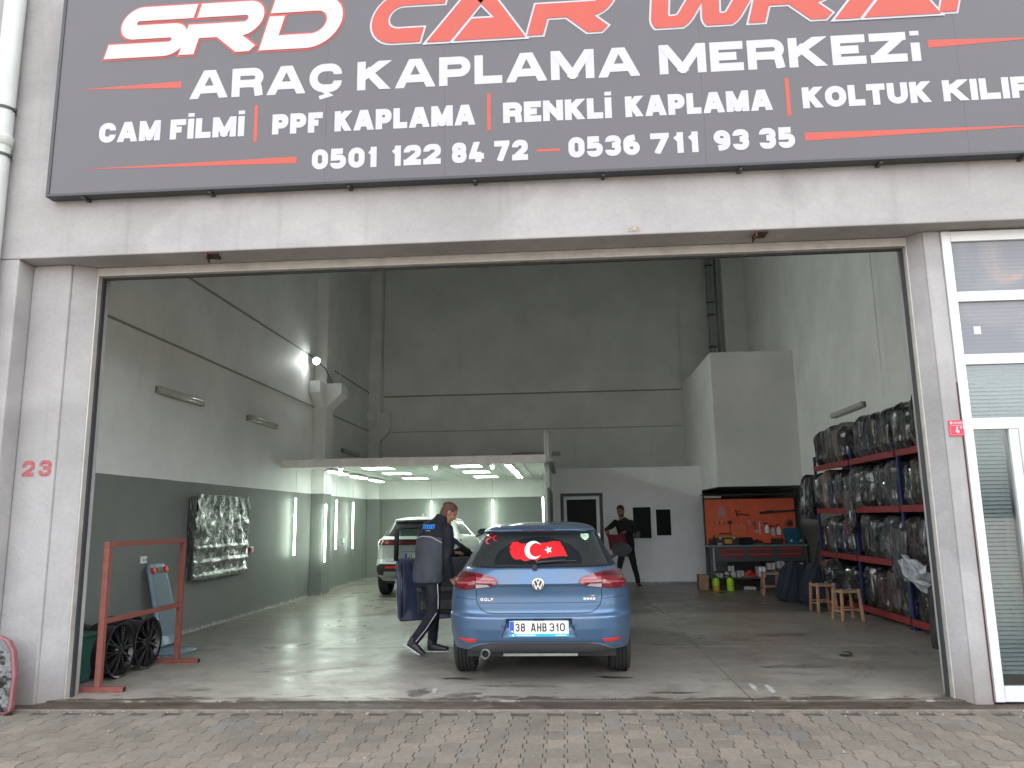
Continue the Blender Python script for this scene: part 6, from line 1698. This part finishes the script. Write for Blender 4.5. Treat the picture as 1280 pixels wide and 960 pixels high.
def head(parent, c, f, tilt, hairm, beard, s=1.0):
    """head looking along f (unit, horizontal); tilt = radians looking down"""
    c = Vector(c); f = Vector(f).normalized(); up = Vector((0, 0, 1)); r_ = f.cross(up).normalized()
    ff = (f * math.cos(tilt) - up * math.sin(tilt)).normalized(); uu = (up * math.cos(tilt) + f * math.sin(tilt)).normalized()
    def W(a, b_, h): return c + (r_ * a + ff * b_ + uu * h) * s
    mb = MB()
    lay = [(-.118, .022, .028, .052), (-.105, .040, .046, .042), (-.085, .052, .066, .026), (-.055, .061, .078, .014), (-.02, .068, .085, .006), (.015, .073, .090, .0), (.05, .075, .096, -.004), (.08, .071, .092, -.006), (.105, .056, .074, -.008), (.12, .03, .04, -.01)]
    ell(mb, [(W(0, o_, h), rx * s, ry * s, r_) for h, rx, ry, o_ in lay], 24)
    limb(mb, [(W(0, .088, .02), .008 * s), (W(0, .108, -.014), .011 * s), (W(0, .106, -.024), .013 * s)], 10)      # nose
    for sx in (-1, 1):
        ball(mb, W(sx * .013, .092, -.026), .008 * s)
        ball(mb, W(sx * .030, .082, .028), (.017 * s, .017 * s, .008 * s))        # brow
        ball(mb, W(sx * .040, .066, -.018), .022 * s)                             # cheek
    ball(mb, W(0, .078, -.098), .020 * s)                                         # chin
    limb(mb, [(W(-.022, .083, -.055), .009 * s), (W(0, .091, -.055), .010 * s), (W(.022, .083, -.055), .009 * s)], 10)
    limb(mb, [(c + (ff * -.012) * s - uu * .075 * s, .056 * s), (c - up * .165 * s - f * .045 * s, .062 * s)], 16)  # neck
    for sx in (-1, 1):                                                            # ears
        ell(mb, [(W(sx * .070, -.002, -.028), .012 * s, .006 * s, ff), (W(sx * .079, -.006, -.008), .016 * s, .007 * s, ff), (W(sx * .081, -.008, .012), .019 * s, .007 * s, ff), (W(sx * .076, -.006, .026), .012 * s, .006 * s, ff)], 12)
    hd = fuse(mb, 'head', 'skin', parent, .0052, 3)
    for sx in (-1, 1):
        e = MB(); ball(e, W(sx * .030, .069, .010), .0115 * s, 12); o = e.build('eye', 'eye_white', None, smooth=True)
        o.parent = hd; o.matrix_parent_inverse = Matrix.Translation(parent.location).inverted() @ Matrix.Identity(4)
        o.matrix_parent_inverse = (Matrix.Translation(parent.location) @ hd.matrix_parent_inverse).inverted()
        e = MB(); ball(e, W(sx * .030, .0765, .009), .006 * s, 10); o2 = e.build('iris', 'gap_black', None, smooth=True); o2.parent = hd; o2.matrix_parent_inverse = o.matrix_parent_inverse.copy()
        e = MB(); limb(e, [(W(sx * .014, .0955, .033), .0035), (W(sx * .030, .0965, .037), .0042), (W(sx * .046, .087, .032), .003)], 8); o3 = e.build('eyebrow', hairm, None, smooth=True); o3.parent = hd; o3.matrix_parent_inverse = o.matrix_parent_inverse.copy()
    e = MB(); limb(e, [(W(-.02, .092, -.056), .0045), (W(0, .1005, -.056), .0055), (W(.02, .092, -.056), .0045)], 8); o = e.build('lips', 'lip', None, smooth=True); o.parent = hd; o.matrix_parent_inverse = (Matrix.Translation(parent.location) @ hd.matrix_parent_inverse).inverted()
    # hair: shell over the crown and back, hairline above the brow
    hb = MB()
    lay = [(-.075, .060, .052, -.030), (-.045, .068, .066, -.026), (-.01, .074, .075, -.022), (.025, .079, .084, -.014), (.055, .081, .093, -.010), (.085, .077, .094, -.010), (.112, .060, .075, -.012), (.130, .03, .038, -.014)]
    ell(hb, [(W(0, o_, h), rx * s, ry * s, r_) for h, rx, ry, o_ in lay], 24)
    hr = fuse(hb, 'hair', hairm, parent, .006, 2, .004, 55)
    if beard:
        bb = MB(); lay = [(-.128, .02, .024, .052), (-.112, .044, .050, .042), (-.09, .056, .068, .030), (-.065, .062, .068, .026), (-.05, .064, .055, .020)]
        ell(bb, [(W(0, o_, h), rx * s, ry * s, r_) for h, rx, ry, o_ in lay], 20)
        fuse(bb, 'beard', hairm, parent, .006, 2, .003, 60)
    return hd

def shoe(parent, heel, toe, up, w_=.048):
    h_, t_ = Vector(heel), Vector(toe); d = (t_ - h_).normalized(); u = Vector(up); u = (u - d * u.dot(d)).normalized(); r_ = d.cross(u); L = (t_ - h_).length
    mb = MB()
    ell(mb, [(h_ + u * .045 - d * .0, .034, .040, r_), (h_ + d * .05 + u * .052, .038, .048, r_), (h_ + d * .11 + u * .046, .041, .042, r_), (h_ + d * .17 + u * .036, .046, .033, r_), (h_ + d * .23 + u * .030, .044, .026, r_), (t_ + u * .024 - d * .01, .024, .018, r_)], 18)
    limb(mb, [(h_ + d * .045 + u * .06, .043), (h_ + d * .035 + u * .11, .044)], 14)
    fuse(mb, 'shoe', 'shoe_black', parent, .007, 3)
    sb = MB()
    ell(sb, [(h_ + u * .004 - d * .03, .026, .011, r_), (h_ + u * .004, .037, .012, r_), (h_ + d * .11 + u * .004, .038, .011, r_), (h_ + d * .19 + u * .004, .047, .011, r_), (t_ + u * .006, .028, .010, r_)], 16)
    fuse(sb, 'sole', 'shoe_sole', parent, .006, 1)

# ---- man by the open driver door: walking to the right, back half turned to us
p1 = thing('person', 'man in navy and grey work jacket stepping towards the open driver door', 'person', (-1.56, 2.16, 0))
SX = Vector((.86, -.50, 0))         # towards his right shoulder
tb = MB()
ell(tb, [((-1.60, 2.14, .80), .205, .150, SX), ((-1.60, 2.14, .90), .205, .150, SX), ((-1.585, 2.15, 1.02), .205, .145, SX), ((-1.565, 2.16, 1.18), .215, .150, SX), ((-1.54, 2.17, 1.32), .220, .140, SX), ((-1.51, 2.185, 1.42), .195, .115, SX), ((-1.475, 2.20, 1.48), .105, .085, SX), ((-1.455, 2.21, 1.52), .075, .07, SX)], 28)
limb(tb, [((-1.375, 2.07, 1.40), .075), ((-1.34, 2.02, 1.24), .066), ((-1.36, 2.0, 1.08), .058), ((-1.345, 2.02, .97), .052), ((-1.325, 2.04, .885), .045)], 18)
limb(tb, [((-1.66, 2.28, 1.40), .075), ((-1.64, 2.38, 1.24), .064), ((-1.56, 2.48, 1.12), .057), ((-1.46, 2.60, 1.10), .050), ((-1.40, 2.68, 1.10), .043)], 18)
def jp(c, n_):
    zb = 1.335 - .35 * abs(c.x + 1.60) ** 1.3
    return 1 if (c.z < zb and c.x < -1.405 - .04 * (c.z - .8) and (n_.y < .25) and c.x > -1.90 and c.y < 2.25) else 0
fuse(tb, 'jacket', ['jacket_navy', 'jacket_grey'], p1, .0095, 6, .010, 9, jp)
lb = MB()
ell(lb, [((-1.60, 2.15, .76), .165, .125, SX), ((-1.60, 2.15, .86), .17, .13, SX), ((-1.60, 2.15, .98), .165, .12, SX)], 24)
limb(lb, [((-1.56, 2.11, .86), .085), ((-1.52, 2.06, .68), .084), ((-1.515, 2.04, .48), .070), ((-1.62, 2.05, .33), .062), ((-1.735, 2.06, .175), .055)], 18)
limb(lb, [((-1.64, 2.22, .86), .096), ((-1.60, 2.26, .66), .084), ((-1.555, 2.29, .46), .067), ((-1.565, 2.31, .28), .060), ((-1.58, 2.32, .12), .055)], 18)
fuse(lb, 'trousers', 'trouser_dark', p1, .0095, 5, .008, 10)
shoe(p1, (-1.835, 2.05, .115), (-1.665, 2.04, .015), (.5, 0, .85)); shoe(p1, (-1.63, 2.30, .012), (-1.385, 2.29, .012), (0, 0, 1))
hb = MB(); hand(hb, (-1.317, 2.045, .86), (.65, .25, -.75), (-.4, .9, -.2), .8, 1, 1.08); fuse(hb, 'hand', 'skin', p1, .0042, 2)
hb = MB(); hand(hb, (-1.385, 2.70, 1.10), (.6, .78, .1), (.2, .1, -1), .7, -1); fuse(hb, 'hand', 'skin', p1, .0042, 2)
head(p1, (-1.385, 2.245, 1.585), (.93, .36, 0), .5, 'hair_brown', False, 1.0)
cb_ = MB(); ell(cb_, [((-1.475, 2.20, 1.49), .088, .080, SX), ((-1.455, 2.21, 1.53), .078, .072, SX), ((-1.445, 2.215, 1.555), .074, .068, SX)], 24)
fuse(cb_, 'collar', 'jacket_navy', p1, .008, 2)
# reflective seam on the leg, piping and print on the back, laid on the cloth
def lay_on(path, rad, t, m, name, off=.006, tgt=('jacket', 'trousers')):
    dg = bpy.context.evaluated_depsgraph_get()
    from mathutils.bvhtree import BVHTree
    trees = []
    for ch_ in p1.children:
        if ch_.name.split('.')[0] in tgt: trees.append((BVHTree.FromPolygons([v.co[:] for v in ch_.data.vertices], [p.vertices[:] for p in ch_.data.polygons])))
    out = []
    for x, y, z in path:
        o_ = Vector((x, y, z)); best = None
        for tr in trees:
            h = tr.ray_cast(o_, Vector((.0, 1, 0)))
            if h[0] is not None and (best is None or h[0].y < best.y): best = h[0]
        if best is not None: out.append((best.x, best.y - off, best.z))
    if len(out) > 1:
        o = MB().tube(out, rad, 6).build(name, m, None, smooth=True); o.parent = p1; o.matrix_parent_inverse = Matrix.Translation(p1.location).inverted()
bpy.context.view_layer.update()
def pathz(pts, n=26):
    out = []
    for i in range(len(pts) - 1):
        for k in range(n): t = k / n; out.append(tuple(pts[i][j] * (1 - t) + pts[i + 1][j] * t for j in range(3)))
    return out + [pts[-1]]
lay_on(pathz([(-1.475, 1.5, .80), (-1.46, 1.5, .66), (-1.462, 1.5, .52)]), .006, 0, 'reflective', 'leg_piping', .002)
lay_on(pathz([(-1.475, 1.5, .48), (-1.60, 1.5, .30), (-1.715, 1.5, .165)]), .006, 0, 'reflective', 'leg_piping', .002)
lay_on(pathz([(-1.775, 1.5, 1.30), (-1.66, 1.5, 1.325), (-1.54, 1.5, 1.315), (-1.42, 1.5, 1.25)]), .0045, 0, 'reflective', 'back_piping', .002)
for k in range(6):
    x = -1.66 + k * .026
    lay_on(pathz([(x, 1.5, 1.405), (x + .012, 1.5, 1.445)], 6), .008, 0, 'logo_blue', 'back_print', .001)
lay_on(pathz([(-1.665, 1.5, 1.45), (-1.51, 1.5, 1.452)], 10), .006, 0, 'logo_blue', 'back_print', .001); lay_on(pathz([(-1.62, 1.5, 1.388), (-1.56, 1.5, 1.385)], 8), .004, 0, 'reflective', 'back_print', .001)

# ---- man in black by the cabin, holding a maroon cloth
p2 = thing('person', 'bearded man in black standing by the cabin holding up a maroon cloth', 'person', (1.3, 10.6, 0))
SX = Vector((1, 0, 0))
tb = MB()
ell(tb, [((1.33, 10.62, .84), .17, .12, SX), ((1.33, 10.62, .98), .165, .115, SX), ((1.31, 10.61, 1.15), .17, .12, SX), ((1.285, 10.59, 1.32), .19, .12, SX), ((1.27, 10.58, 1.41), .17, .10, SX), ((1.255, 10.56, 1.47), .09, .075, SX), ((1.25, 10.55, 1.50), .062, .06, SX)], 26)
limb(tb, [((1.10, 10.57, 1.40), .068), ((1.0, 10.50, 1.32), .058), ((.905, 10.42, 1.265), .050), ((.88, 10.36, 1.24), .043)], 16)
limb(tb, [((1.44, 10.57, 1.39), .068), ((1.50, 10.54, 1.28), .058), ((1.515, 10.47, 1.21), .052), ((1.40, 10.38, 1.20), .045), ((1.32, 10.34, 1.20), .040)], 16)
fuse(tb, 'jumper', 'black_cloth', p2, .0105, 5, .008, 9)
lb = MB()
ell(lb, [((1.33, 10.62, .80), .16, .12, SX), ((1.33, 10.62, .95), .16, .115, SX)], 22)
limb(lb, [((1.40, 10.61, .86), .090), ((1.43, 10.58, .68), .080), ((1.455, 10.54, .49), .064), ((1.51, 10.56, .28), .056), ((1.54, 10.58, .12), .052)], 16)
limb(lb, [((1.25, 10.61, .86), .090), ((1.20, 10.56, .66), .078), ((1.15, 10.50, .47), .062), ((1.10, 10.56, .27), .055), ((1.07, 10.6, .12), .050)], 16)
fuse(lb, 'trousers', 'black_cloth', p2, .0105, 5, .007, 10)
shoe(p2, (1.54, 10.65, .012), (1.56, 10.40, .012), (0, 0, 1)); shoe(p2, (1.07, 10.66, .012), (1.01, 10.42, .012), (0, 0, 1))
lb = MB(); hand(lb, (.885, 10.35, 1.235), (.1, -.5, -.6), (0, .6, -.5), 1.0, 1); fuse(lb, 'hand', 'skin', p2, .0045, 2)
lb = MB(); hand(lb, (1.31, 10.335, 1.20), (-.9, -.2, -.25), (0, .4, -.8), .8, -1); fuse(lb, 'hand', 'skin', p2, .0045, 2)
head(p2, (1.215, 10.515, 1.645), (-.35, -.94, 0), .42, 'hair', True, 1.0)
def cl(u, v):
    xa = .885 + .05 * v; xb = 1.27 + .05 * v
    return (xa + (xb - xa) * u, 10.27 - .02 * math.sin(u * 9 + v * 3) - .015 * noise.noise((u * 5, v * 5, 4)), 1.165 + .02 * u - .345 * v - .035 * math.sin(3.14 * u) * (1 - v))
MBc = MB().grid(cl, 30, 26)
o = MBc.build('maroon_cloth', 'maroon_cloth', None, smooth=True); so = o.modifiers.new('s', 'SOLIDIFY'); so.thickness = .004
tag(o, 'maroon cloth held up by the man in black', 'cloth')
